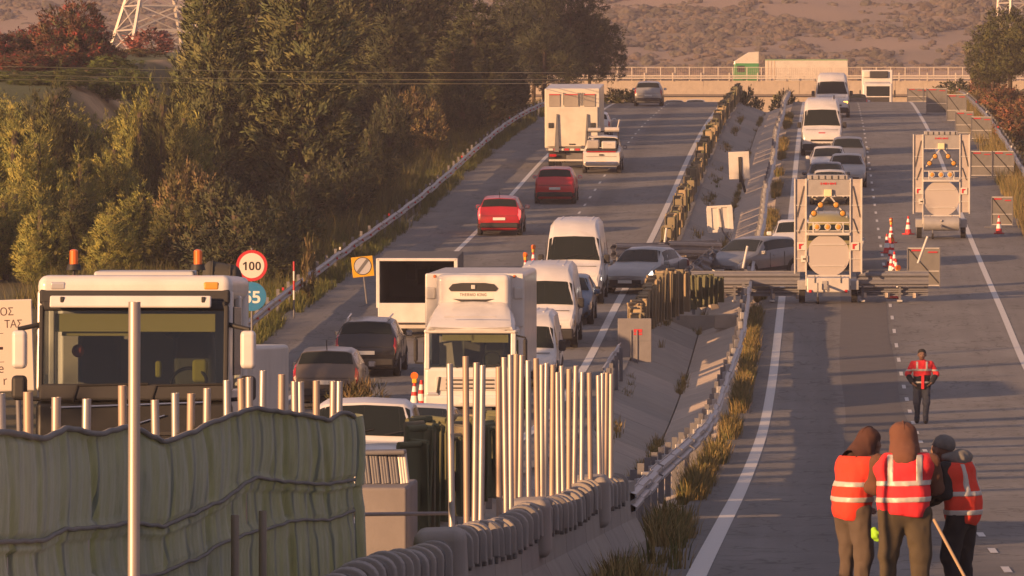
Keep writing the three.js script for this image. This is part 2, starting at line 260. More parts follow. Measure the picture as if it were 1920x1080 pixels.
// crown of many small leaf faces: lobes = [x,y,z,rx,ry,rz]; o: clumps per m2, leaves per clump, leaf length and width, up-turn, palette
function crownGeo(seed, lobes, o) {
  const r = rng(seed), pos = [], col = [], nor = [], A = V(0, 0, 0), B = V(0, 0, 0), N = V(0, 0, 0), D = V(0, 0, 0), NL = V(0, 0, 0);
  for (const L of lobes) {
    const area = 4 * Math.PI * Math.pow((Math.pow(L[3] * L[4], 1.6) + Math.pow(L[3] * L[5], 1.6) + Math.pow(L[4] * L[5], 1.6)) / 3, 1 / 1.6), nC = Math.max(4, Math.round(area * o.density));
    for (let c = 0; c < nC; c++) {
      const z = r() * 2 - 1, th = r() * 6.283, q = Math.sqrt(1 - z * z); N.set(q * Math.cos(th), z, q * Math.sin(th));
      const bump = 1 + .55 * fbm(N.x * 2.2 + seed, N.y * 2.2 + L[0], N.z * 2.2 + L[1], 3), k = (r() < .2 ? .45 + .4 * r() : .84 + .22 * r()) * bump;
      const cx = L[0] + N.x * L[3] * k, cy = L[1] + N.y * L[4] * k, cz = L[2] + N.z * L[5] * k;
      if (lobes.some(M => M !== L && ((cx - M[0]) / M[3]) ** 2 + ((cy - M[1]) / M[4]) ** 2 + ((cz - M[2]) / M[5]) ** 2 < .45)) continue;
      if (cy < (o.floor ?? .05)) continue;
      const pal = o.palette[Math.min(o.palette.length - 1, r() * o.palette.length | 0)], kc = .65 + .7 * r();
      A.set(N.x / L[3], N.y / L[4], N.z / L[5]).normalize();
      const axis = V(A.x + (r() - .5) * .8, A.y * .6 + o.up + (r() - .5) * .6, A.z + (r() - .5) * .8).normalize();
      for (let l = 0; l < o.leaves; l++) {
        D.set(axis.x + (r() - .5) * o.scatter, axis.y + (r() - .5) * o.scatter, axis.z + (r() - .5) * o.scatter).normalize(); B.set(r() - .5, r() - .5, r() - .5).cross(D).normalize();
        const len = o.len * (.6 + .8 * r()), wid = o.wid * (.6 + .8 * r()), t = r() * o.spread, px = cx + axis.x * t + (r() - .5) * o.spread * .7, py = cy + axis.y * t + (r() - .5) * o.spread * .7, pz = cz + axis.z * t + (r() - .5) * o.spread * .7, kk = kc * (.85 + .3 * r());
        const P = [[px, py, pz], [px + D.x * len * .45 + B.x * wid, py + D.y * len * .45 + B.y * wid, pz + D.z * len * .45 + B.z * wid], [px + D.x * len, py + D.y * len, pz + D.z * len], [px + D.x * len * .45 - B.x * wid, py + D.y * len * .45 - B.y * wid, pz + D.z * len * .45 - B.z * wid]];
        NL.crossVectors(D, B); const out = NL.dot(A) < 0 ? -1 : 1; NL.multiplyScalar(out * (o.flat ?? .38)).addScaledVector(A, .8); NL.y += .12; NL.normalize();
        for (const i of out < 0 ? [0, 1, 2, 0, 2, 3] : [0, 2, 1, 0, 3, 2]) { pos.push(...P[i]); nor.push(NL.x, NL.y, NL.z); col.push(pal[0] * kk, pal[1] * kk, pal[2] * kk); }
      }
    }
  }
  const g = new THREE.BufferGeometry(); g.setAttribute('position', new THREE.Float32BufferAttribute(pos, 3)); g.setAttribute('color', new THREE.Float32BufferAttribute(col, 3)); g.setAttribute('normal', new THREE.Float32BufferAttribute(nor, 3)); return g;
}
const bark = std([.10, .075, .055], .95, 0, { map: dirtT, bumpMap: grainB, bumpScale: .02 });
function trunkGeo(seed, h, r0, lobes) {
  const r = rng(seed), k = K(); k.tube([V(0, -.3, 0), V(.05, h * .35, .04), V(-.04, h * .7, 0), V(0, h, .03)], r0, 10, 7);
  for (const L of lobes.slice(0, 12)) { const y = Math.min(h * .9, Math.max(h * .12, L[1] - L[4] * .6)); k.bar(V(0, y, 0), V(L[0] * .9, L[1], L[2] * .9), r0 * .42, 5, r0 * .12); }
  return k.geo();
}
const PAL = {
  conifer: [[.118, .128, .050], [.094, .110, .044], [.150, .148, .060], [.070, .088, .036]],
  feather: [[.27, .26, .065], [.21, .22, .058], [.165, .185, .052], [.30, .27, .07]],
  dark: [[.056, .066, .030], [.044, .055, .026], [.074, .078, .037]], rust: [[.26, .125, .07], [.20, .115, .06], [.28, .10, .06], [.13, .105, .05], [.17, .13, .06]],  // dark: greens lowered so the conifers look shaded by the trees at left
  red: [[.24, .050, .040], [.16, .075, .05], [.10, .075, .04], [.075, .08, .035], [.12, .06, .04]], pink: [[.27, .095, .085], [.20, .085, .065]], tan: [[.22, .155, .075], [.16, .13, .05], [.12, .11, .042]],
  green: [[.085, .092, .028], [.110, .104, .034], [.065, .075, .025]], bright: [[.10, .14, .03], [.13, .15, .04], [.08, .11, .03]],
};
const OPT = {
  conifer: { density: 7, leaves: 20, len: .25, wid: .034, spread: .42, scatter: 1.0, up: .55, palette: PAL.conifer }, pine: { density: 8, leaves: 17, len: .18, wid: .034, spread: .36, scatter: 1.5, up: .4, palette: PAL.dark },
  feather: { density: 15, leaves: 18, len: .20, wid: .02, spread: .34, scatter: .8, up: 1.1, palette: PAL.feather },
  thicket: { density: 9, leaves: 16, len: .17, wid: .03, spread: .28, scatter: 1.3, up: .6, palette: PAL.dark },
  shrub: { density: 12, leaves: 10, len: .17, wid: .04, spread: .22, scatter: 1.4, up: .5, palette: PAL.dark },
};
const protos = {};
function lobesOf(kind, seed) {
  const r = rng(seed), L = [];
  if (kind === 'conifer') { for (let i = 0; i < 26; i++) { const t = .06 + .9 * (i + r() * .6) / 26, R = 2.0 * Math.pow(1 - t, .62) * (t < .2 ? .75 + t : 1), a = i * 2.4 + r(), q = R * (.35 + .5 * r()), s = .55 + .75 * (1 - t) * (.6 + .6 * r()); L.push([Math.cos(a) * q, t * 10, Math.sin(a) * q, s, s * 1.15, s]); } L.push([0, 9.3, 0, .4, 1.1, .4]); }
  if (kind === 'pine') { for (let i = 0; i < 22; i++) { const a = r() * 6.28, b = Math.acos(r() * 1.5 - .5), R = 2.6 * (.6 + .4 * r()); L.push([Math.sin(b) * Math.cos(a) * R, 4.3 + Math.cos(b) * 2.7, Math.sin(b) * Math.sin(a) * R, .9 + .5 * r(), .7 + .4 * r(), .9 + .5 * r()]); } }
  if (kind === 'feather') { for (let i = 0; i < 13; i++) { const a = r() * 6.28, q = i === 0 ? 0 : .3 + 1.05 * r(), h = i === 0 ? 3.6 : 1.2 + 2.0 * r(); L.push([Math.cos(a) * q, h * (i === 0 ? .98 : 1) * (.9 + .15 * r()), Math.sin(a) * q, .42 + .25 * r(), h * .86, .42 + .25 * r()]); } }
  if (kind === 'thicket') { for (let i = 0; i < 20; i++) { const a = r() * 6.28, q = 1.35 * Math.sqrt(r()), s = .45 + .35 * r(); L.push([Math.cos(a) * q, .4 + 2.3 * r() * (1 - .35 * q), Math.sin(a) * q, s, s * 1.25, s]); } }
  if (kind === 'shrub') { for (let i = 0; i < 9; i++) { const a = r() * 6.28, q = .75 * Math.sqrt(r()), s = .38 + .25 * r(); L.push([Math.cos(a) * q, .35 + .75 * r() * (1 - .4 * q), Math.sin(a) * q, s, s * 1.05, s]); } }
  return L;
}
function plant(kind, variant, palette, name, label, category, x, d, h, width, group) {
  const key = kind + variant + palette, H = { conifer: 10.4, pine: 7.6, feather: 7, shrub: 1.6, thicket: 3.4 }[kind], Wd = { conifer: 4.6, pine: 7, feather: 3.4, shrub: 2.1, thicket: 3.8 }[kind];
  if (!protos[key]) { const L = lobesOf(kind, 50 + variant * 13 + kind.length); protos[key] = { crown: crownGeo(900 + variant * 7 + kind.length, L, { ...OPT[kind], palette: PAL[palette] }), trunk: trunkGeo(variant + 3, H * (kind === 'shrub' ? .55 : .82), kind === 'shrub' ? .03 : .17, L) }; }
  const o = thing(name, label, category, V(x, terrainY(x, d) - .05, -d), group); mesh('trunk', protos[key].trunk, bark, o); mesh('crown', protos[key].crown, LEAF, o);
  o.scale.set(width / Wd, h / H, width / Wd); o.rotation.y = variant * 1.7 + x * .37; return o;
}
// grass: clumps of blades along a strip, one mass
function grassMass(name, label, seed, n, where, pal, hMin, hMax) {
  const r = rng(seed), pos = [], col = [];
  for (let i = 0; i < n; i++) {
    const s = where(r); if (!s) continue; const [p, sc] = s, nb = 9 + r() * 8 | 0, pc = pal[r() * pal.length | 0];
    for (let b = 0; b < nb; b++) {
      const a = r() * 6.28, q = .16 * Math.sqrt(r()) * sc, h = lerp(hMin, hMax, r() * r()) * sc, ln = (.15 + .5 * r()) * h, bx = p.x + Math.cos(a) * q, bz = p.z + Math.sin(a) * q, w = .007 + .008 * r(), sx = Math.cos(a + 1.5) * w, sz = Math.sin(a + 1.5) * w, k = .7 + .6 * r();
      const P = [[bx - sx, p.y - .03, bz - sz], [bx + sx, p.y - .03, bz + sz], [bx + Math.cos(a) * ln * .4 + sx * .7, p.y + h * .6, bz + Math.sin(a) * ln * .4 + sz * .7], [bx + Math.cos(a) * ln * .4 - sx * .7, p.y + h * .6, bz + Math.sin(a) * ln * .4 - sz * .7], [bx + Math.cos(a) * ln, p.y + h, bz + Math.sin(a) * ln]];
      for (const j of [0, 1, 2, 0, 2, 3, 3, 2, 4]) { pos.push(...P[j]); col.push(pc[0] * k, pc[1] * k, pc[2] * k); }
    }
  }
  const g = new THREE.BufferGeometry(); g.setAttribute('position', new THREE.Float32BufferAttribute(pos, 3)); g.setAttribute('color', new THREE.Float32BufferAttribute(col, 3)); g.computeVertexNormals();
  const o = mesh(name, g, GRASS); o.userData = { label, category: 'grass', kind: 'stuff' }; return o;
}
const GP = { dry: [[.22, .16, .055], [.17, .14, .05], [.11, .115, .035], [.26, .19, .075]], lush: [[.10, .12, .03], [.15, .145, .04], [.08, .095, .026]], dim: [[.075, .085, .026], [.10, .098, .032], [.15, .125, .045]] };
const clumpy = (d, v, s, thr) => fbm(d * .09, v * .7, s, 3) > thr;
grassMass('verge_grass', 'yellow green grass along the foot of the left roadside rail', 5, 6500, r => { const d = 150 + 260 * Math.pow(r(), 1.3), v = -15.75 - 1.9 * r(); return clumpy(d, v, 1, -.12) && [at(d, v, -.02), 1]; }, GP.lush, .15, .75);
grassMass('bank_grass', 'dim green undergrowth beyond the left roadside rail', 6, 9000, r => { const d = 205 + 190 * r(), v = -17 - 9 * r(); return [V(roadX(d) + v, terrainY(roadX(d) + v, d), -d), 1.5]; }, GP.dim, .2, .9);
grassMass('median_grass', 'dry yellow grass fringe beside the median rail on the closed carriageway', 7, 6200, r => { const d = 45 + 330 * Math.pow(r(), 1.35), v = -.85 + (.30 + .35 * smooth(110, 70, d)) * r() * r(); return clumpy(d, v * .4, 3, d < 130 ? -.05 : -.03) && [at(d, v, -.03), d < 120 ? .8 : .85]; }, GP.dry, .2, .75);
grassMass('drain_grass', 'weeds growing in the joints of the concrete median drain', 8, 1500, r => { const d = 80 + 330 * r(), v = r() < .5 ? -2.7 + (r() - .5) * .2 : -3.9 + (r() - .5) * .6; return clumpy(d, v, 9, .06) && [at(d, v, v > -3 ? -.72 : -.3), .8]; }, GP.dry, .12, .5);
grassMass('roadside_grass', 'yellow grass at the foot of the right roadside rail', 9, 3500, r => { const d = 235 + 190 * r(), v = 9.6 + 1.6 * r(); return clumpy(d, v, 5, -.1) && [at(d, v, -.02), 1.2]; }, GP.dry, .2, .9);

// ---------------------------------------------------------------- the overpass behind the crest
{
  const D = 640, y0 = EYE + 5.0, y1 = EYE + 6.78, y2 = EYE + 8.25, X0 = -60, X1 = 130, L = X1 - X0, xc = (X0 + X1) / 2;
  const o = thing('overpass', 'long concrete road bridge crossing behind the crest under the hazy hillside', 'bridge');
  const bc = std([.50, .43, .35], .9, 0, { map: dirtT, bumpMap: grainB, bumpScale: .004 });
  K().box(L, y1 - y0 - .12, 8.6, xc, (y0 + y1) / 2 - .06, -D - 4.7).build('girder', bc, o);
  K().box(L, .14, 9.2, xc, y1 - .05, -D - 4.65).build('deck_edge', std([.20, .17, .15], .9), o);
  for (let x = X0; x < X1; x += 10) K().box(9.97, y2 - y1 - .04, .3, x + 5, (y1 + y2) / 2 + .04, -D - .15).build('parapet_panel', bc, o);
  K().box(L, y2 - y1 - .5, .3, xc, (y1 + y2) / 2 - .2, -D - 9.2).build('far_parapet', bc, o);
  K().box(L, .3, 8.4, xc, y1 + .22, -D - 4.7).build('deck', MT.steelDull, o);
  for (const x of [20, 40, 12, 48, -8]) K().box(1.2, y0 - roadY(D) + 2, 7, x, (y0 + roadY(D) - 2) / 2, -D - 4.7).build('pier', bc, o);
  K().box(60, 12, 9, X0 + 22, y0 - 5.95, -D - 4.8).build('abutment', bc, o); K().box(60, 12, 9, X1 - 40, y0 - 5.95, -D - 4.8).build('abutment', bc, o);
  const fm = std([.62, .55, .46], .6, .15), f = thing('bridge_railing', 'tall mesh railing with thin posts along the top of the road bridge', 'railing');
  const pg = K().box(.10, 1.42, .10, 0, .71, 0).geo(), pg2 = K().box(.12, .85, .12, 0, .42, 0).geo();
  for (let x = 2; x < 70; x += 1.5) { const p = mesh('post', pg, fm, f); p.position.set(x, y2, -D - .1); }
  for (let x = 2; x < 70; x += 2.95) { const p = mesh('rail_post', pg2, fm, f); p.position.set(x, y2, -D + .12); }
  for (const h of [.28, .52]) K().box(96, .13, .09, 36, y2 + h, -D + .22).build('guard_rail', fm, f);
  K().box(96, .06, .08, 36, y2 + 1.42, -D - .1).build('top_rail', fm, f);
  const k = K(); for (let x = -12; x < 84; x += .22) k.box(.022, 1.0, .022, x, y2 + .86, -D - .12); for (let h = .5; h < 1.4; h += .15) k.box(96, .022, .022, 36, y2 + h, -D - .12);
  const net = k.build('mesh_bars', std([.40, .30, .25], .8), f); net.userData.kind = 'stuff';
}
// ---------------------------------------------------------------- guard rails
const wbeamPts = (() => { const a = [[0, -.155], [0, -.13], [.075, -.105], [.08, -.06], [.004, -.02], [.004, .02], [.08, .06], [.075, .105], [0, .13], [0, .155]]; return [...a, ...a.slice().reverse().map(p => [p[0] - .012, p[1]])]; })();
const wbeam = L => K().prism(wbeamPts, L).geo();
const WB4 = wbeam(4.04), postG = K().box(.10, .95, .055, 0, .38, 0).geo(), blockG = K().rbox(.12, .22, .10, .012, 0, 0, 0).geo(), reflG = K().prism([[-.06, -.05], [.06, -.05], [0, .08]], .02).geo(), capG = K().rbox(.07, .10, .10, .01, 0, 0, 0).geo();
function guardRail(label, d0, d1, v, face, o = {}) {
  const t = thing('guard_rail', label, 'guard rail'), vf = typeof v === 'function' ? v : () => v; let i = 0;
  for (let d = d0; d < d1; d += 4, i++) {
    const a = at(d, vf(d), .62), b = at(d + 4, vf(d + 4), .62), s = mesh('rail_section', WB4, o.mat ?? MT.steel, t);
    s.position.lerpVectors(a, b, .5); s.rotation.order = 'YXZ'; s.rotation.set(Math.asin((b.y - a.y) / a.distanceTo(b)), -Math.atan2(b.x - a.x, a.z - b.z) + (face < 0 ? Math.PI : 0), 0); if (face < 0) s.rotation.x *= -1;
    s.position.y += .012 * Math.sin(i * 2.1); s.position.x += .02 * Math.sin(i * 3.7);
    const p = mesh('post', postG, MT.steelDull, t); p.position.copy(at(d, vf(d) - face * .17, 0)); p.rotation.y = YAW;
    const b2 = mesh('spacer', blockG, o.block ?? MT.steelDull, t); b2.position.copy(at(d, vf(d) - face * .1, .62)); b2.rotation.y = YAW;
    if (o.refl && i % 1 === 0) { const r = mesh('reflector', reflG, MT.redRefl, t); r.position.copy(at(d + 2, vf(d + 2) + face * .05, .62)); r.rotation.y = face > 0 ? .5 : -.3; }
    if (o.delin && i % 6 === 2) { const c = mesh('marker', capG, i % 12 === 2 ? MT.signWhite : MT.redRefl, t); c.position.copy(at(d, vf(d), .86)); c.rotation.y = YAW; }
  }
  return t;
}
guardRail('left roadside guard rail with red reflectors below the dark trees', 168, 440, d => -16.15 + .1 * Math.sin(d * .05), 1, { refl: true, delin: true });
guardRail('weathered median guard rail along the lit side of the concrete drain', 79, 436, d => -1.05 + .05 * Math.sin(d * .11), 1, { block: MT.steel });
guardRail('right roadside guard rail below the green and rusty shrubs', 250, 440, d => 10.75, -1, { delin: true, block: MT.concretePale });

// draped netting over the left median rail, one bundle after another
const netM = std([.20, .175, .115], .95, 0, { side: THREE.DoubleSide, map: dirtT }), netTan = std([.34, .27, .17], .95, 0, { side: THREE.DoubleSide, map: dirtT }), netGreen = std([.13, .135, .075], .95, 0, { side: THREE.DoubleSide, map: dirtT });
function drapeGeo(seed, len, h, wTop, wBot, fold) {
  const r = rng(seed), pos = [], idx = [], NU = 46, NT = Math.max(14, Math.round(len * 9)), ph = [r() * 9, r() * 9];
  for (let j = 0; j <= NT; j++) for (let i = 0; i <= NU; i++) {
    const s = i / NU * 2 - 1, q = Math.abs(s), z = (j / NT - .5) * len, topY = h * (.97 + .06 * Math.sin(z * 1.3 + ph[0])) - .12 * Math.pow(Math.abs(j / NT * 2 - 1), 3);
    const down = clamp((q - .28) / .72), e0 = Math.pow(Math.abs(j / NT * 2 - 1), 8), hem = (.14 + .10 * fbm(z * 1.2, s, seed, 3)) * h, f = fold * down * (1.2 * Math.sin(z * 9.5 + ph[1] + s) + 1.1 * Math.sin(z * 19 + seed));
    const x = (1 - .82 * e0) * Math.sign(s) * (q < .28 ? q / .28 * wTop : lerp(wTop, wBot, Math.pow(down, .7)) + f), y = q < .28 ? topY - .05 * (q / .28) ** 2 : lerp(topY - .05, hem, down);
    pos.push(x, y * (1 - .18 * e0), z + .03 * Math.sin(y * 9 + z * 3));
  }
  for (let j = 0; j < NT; j++) for (let i = 0; i < NU; i++) { const a = j * (NU + 1) + i, b = a + NU + 1; idx.push(a, b, a + 1, a + 1, b, b + 1); }
  const g = new THREE.BufferGeometry(); g.setAttribute('position', new THREE.Float32BufferAttribute(pos, 3)); g.setAttribute('uv', new THREE.Float32BufferAttribute(new Float32Array(pos.length / 3 * 2), 2)); g.setIndex(idx); g.computeVertexNormals(); const n = boxUV(g); return n;
}
// netting folded in upright pleats along a rail: every pleat a stiff panel of its own
const pleatG = [0, 1, 2].map(i => K().rbox(.035, 1, .50, .012, 0, .5, 0, 0, .06 * i, 0).add(new THREE.CylinderGeometry(.035, .035, .48, 6), .02, 1.0, 0, Math.PI / 2).geo());
function pleats(label, d0, d1, vf, hf, mats, group, amp = .55, step = .36) {
  const o = thing('pleated_netting', label, 'netting', at((d0 + d1) / 2, vf((d0 + d1) / 2)), group), q = o.position, r = rng(d0 * 10 | 0); let i = 0;
  for (let d = d0; d < d1; d += step, i++) { const t = (d - d0) / (d1 - d0), p = at(d, vf(d) + (i % 2 ? .06 : -.06), .08 + .06 * r()).sub(q), m = mesh('pleat', pleatG[i % 3], mats[(r() < .7 ? i : i + 1) % mats.length], o); m.position.copy(p); m.rotation.set(.06 * (r() - .5), YAW + (i % 2 ? amp : -amp) + .2 * (r() - .5), .10 * (r() - .5)); m.scale.y = hf(t) * (.94 + .1 * r()); }
  const k = K(); for (let d = d0; d < d1 - .01; d += (d1 - d0) / 3) k.beam(at(d, vf(d) + .02, .62).sub(q), at(Math.min(d1, d + (d1 - d0) / 3), vf(d) + .02, .62).sub(q), .06, .28); k.build('rail', MT.steelDull, o); for (const t of [.15, .85]) { const p = mesh('post', postG, MT.steelDull, o); p.position.copy(at(lerp(d0, d1, t), vf(lerp(d0, d1, t))).sub(q)); }
  return o;
}
for (let i = 0, d = 233; d < 430; d += 5.6, i++) pleats(i === 0 ? 'nearest section of pleated netting on the left median rail beyond the gap' : 'section of dusty pleated netting on the left median rail beyond the gap', d, d + 4.6, q => -4.62 + .06 * Math.sin(q), t => .62 + .42 * Math.sin(Math.PI * Math.pow(t, .6)) + .1 * Math.sin(i * 1.7), [netM, netTan, netM, netGreen], i === 0 ? undefined : 'pleated netting along the left median rail', .6, .5);
pleats('tall green pleated netting hanging behind the pale block and shiny tubes', 83, 88.5, q => -4.1, t => 1.25 + .2 * Math.sin(Math.PI * t), [netGreen, netGreen, netM]);
pleats('brown pleated netting behind the foremost shiny tubes', 90, 97, q => -4.05, t => 1.15 + .2 * Math.sin(Math.PI * t), [netM, netGreen, netTan]);
pleats('dark pleated netting behind the dense row of shiny tubes', 99, 106, q => -4.0, t => 1.1 + .2 * Math.sin(Math.PI * t), [netGreen, netM]);
pleats('tan pleated netting starting beside the median sign', 184.5, 191, q => -4.25 + .1 * Math.sin(q), t => 1.0 + .25 * t, [netTan, netM, netTan]);
pleats('tall pleated tan netting in front of the silver crossing car', 191.6, 200.5, q => -4.1 + .012 * (q - 191) ** 2, t => 1.25 + .25 * Math.sin(Math.PI * t), [netTan, netM, netTan, netTan]);
pleats('dark pleated netting heaped at the corner of the cross barrier', 201, 205.5, q => -3.0 + .22 * (q - 201), t => 1.15 - .35 * t, [netM, netGreen]);
guardRail('short left median guard rail between the stacked netting and the median sign', 165, 176.5, -4.45, -1);

// ---------------------------------------------------------------- near concrete barrier with ribbed caps
const vBar = d => -1.9 + (d - 56) / 21 * .7;
{
  const o = thing('concrete_barrier', 'low concrete median barrier topped by pale ribs alternating with shadow toned ones', 'barrier');
  for (let d = 38; d < 79; d += 3) { const a = at(d, vBar(d)), b = at(d + 2.97, vBar(d + 2.97)); const k = K(), L = a.distanceTo(b); k.prism([[-.28, -1], [-.28, .12], [-.13, .4], [-.10, .88], [.10, .88], [.13, .4], [.28, .12], [.28, -1]], L); const s = k.build('barrier_unit', d % 2 ? MT.concrete : std([.31, .29, .275], .92, 0, { map: dirtT, bumpMap: grainB, bumpScale: .004 }), o); s.position.lerpVectors(a, b, .5); s.rotation.order = 'YXZ'; s.rotation.set(Math.asin((b.y - a.y) / L), -Math.atan2(b.x - a.x, a.z - b.z), 0); }
  const ribM = [std([.33, .31, .30], .85, 0, { map: dirtT }), std([.36, .33, .31], .85, 0, { map: dirtT }), std([.15, .14, .135], .9, 0, { map: dirtT })];  // last tone: dark ribs painted as the shadows between the pale ones
  const arch = (R, low, th, len) => { const p = [[-R, low]]; for (let i = 0; i <= 10; i++) { const a = Math.PI * (1 - i / 10); p.push([Math.cos(a) * R, Math.sin(a) * R * .8]); } p.push([R, low], [R - th, low]); for (let i = 0; i <= 10; i++) { const a = Math.PI * i / 10; p.push([Math.cos(a) * (R - th), Math.sin(a) * (R - th) * .8]); } p.push([-R + th, low]); return K().prism(p, len, 0, 0, 0, 0, 0, 0, .014).geo(); };
  const ribG = [arch(.16, -.20, .04, .18), arch(.135, -.25, .03, .16)];
  const r = rng(17); let i = 0;
  for (let d = 39; d < 78; d += .34, i++) { if ((d > 54.4 && d < 55.2) || (d > 64.2 && d < 64.7) || (d > 73.3 && d < 73.8)) continue; const s = mesh('rib', ribG[i % 2], i % 2 ? ribM[2] : ribM[r() < .7 ? 0 : 1], o); s.position.copy(at(d, vBar(d) + .02 * (r() - .5), .90 + .02 * r() + .03 * Math.sin(d * .8))); s.rotation.order = 'YXZ'; s.rotation.set(.1 * (r() - .5), YAW + .12 * (r() - .5), .06 * (r() - .5)); }
  for (const d of [54.8, 64.45, 73.5]) { const c = K().rbox(.46, .62, .5, .1, 0, 0, 0).build('end_cap', ribM[1], o); c.position.copy(at(d, vBar(d), .8)); c.rotation.set(.05, YAW, .04); }
}
// ---------------------------------------------------------------- galvanised tubes standing in the median
{
  const xs = [-48, 0, 52, 105, 162, 229, 290, 328, 358, 388, 425, 452, 467, 493, 528, 552, 563, 593, 625, 636], ys = [742, 738, 735, 745, 748, 723, 750, 737, 738, 728, 713, 710, 707, 695, 702, 715, 716, 714, 715, 715];
  const tubeG = K().add(new THREE.CylinderGeometry(.031, .031, 1, 16, 1, true), 0, -.5, 0).add(new THREE.RingGeometry(.024, .031, 16), 0, 0, 0, -Math.PI / 2).add(new THREE.CylinderGeometry(.024, .024, .3, 12, 1, true), 0, -.15, 0).geo();
  const tubeMs = [MT.tube, std([.56, .53, .50], .42, .75, { map: metalT }), std([.46, .36, .28], .5, .35, { map: metalT })];
  let proto;
  const put = (px, py, d, label, group, len, i) => {
    const o = tag(mesh('steel_tube', tubeG, tubeMs[i % 3]), label, 'steel tube', group); o.position.set(pxX(px, d), pxY(py, d), -d); o.scale.set(1, len, 1); o.rotation.set(.012 * Math.sin(i * 2.9), 0, .014 * Math.sin(i * 1.3)); return o;
  };
  xs.forEach((x, i) => { const d = 36.6 + x / 660 * 19; put(x, ys[i], d, ORD[i] + ' short tube end from the left rising above the green netting fence', undefined, pxY(ys[i], d) - roadY(d) + .3, i); });
  const x2 = [843, 873, 893, 905, 935, 945, 957, 968, 978, 990, 1005, 1016, 1025, 1037, 1045, 1053, 1067, 1080, 1092, 1105, 1122, 1130, 1138, 1146], y2 = [682, 668, 680, 685, 688, 670, 665, 664, 666, 676, 672, 684, 681, 684, 698, 686, 692, 686, 698, 699, 704, 700, 699, 701];
  x2.forEach((x, i) => { const d = 56.6 + (x - 843) / 307 * 19.5; put(x, y2[i], d, i === 0 ? 'foremost bright galvanised tube standing alone left of the tube row' : i < 4 ? 'bright galvanised tube among the three widely spaced ones left of the dense row' : ORD[i - 4] + ' bright tube from the left in the dense row above the striped barrier', i === 0 || i > 3 ? undefined : 'loosely spaced bright tubes', pxY(y2[i], d) - roadY(d) - .45, i + 1); });
  const p = tag(mesh('steel_pole', tubeG, tubeMs[0]), 'tall bright steel pole in front of the green netting and the big truck', 'pole'); p.position.set(pxX(252, 33), pxY(566, 33), -33); p.scale.set(1.05, 3.4, 1.05); p.rotation.z = -.004;
  for (const [x, y, d, n] of [[440, 966, 44, 'left one of two dull posts in front of the netting'], [492, 958, 45, 'right one of two dull posts in front of the netting']]) { const q = tag(mesh('dull_post', tubeG, std([.34, .29, .23], .6, .4, { map: metalT })), n, 'post'); q.position.set(pxX(x, d), pxY(y, d), -d); q.scale.set(.95, 1.8, .95); }
  const b = tag(K().bar(V(pxX(676, 58), pxY(965, 58), -58), V(pxX(850, 60), pxY(963, 60), -60), .02).build('cross_bar', MT.steelDull), 'thin dark bar spanning from the pale block to the tubes', 'bar');
}
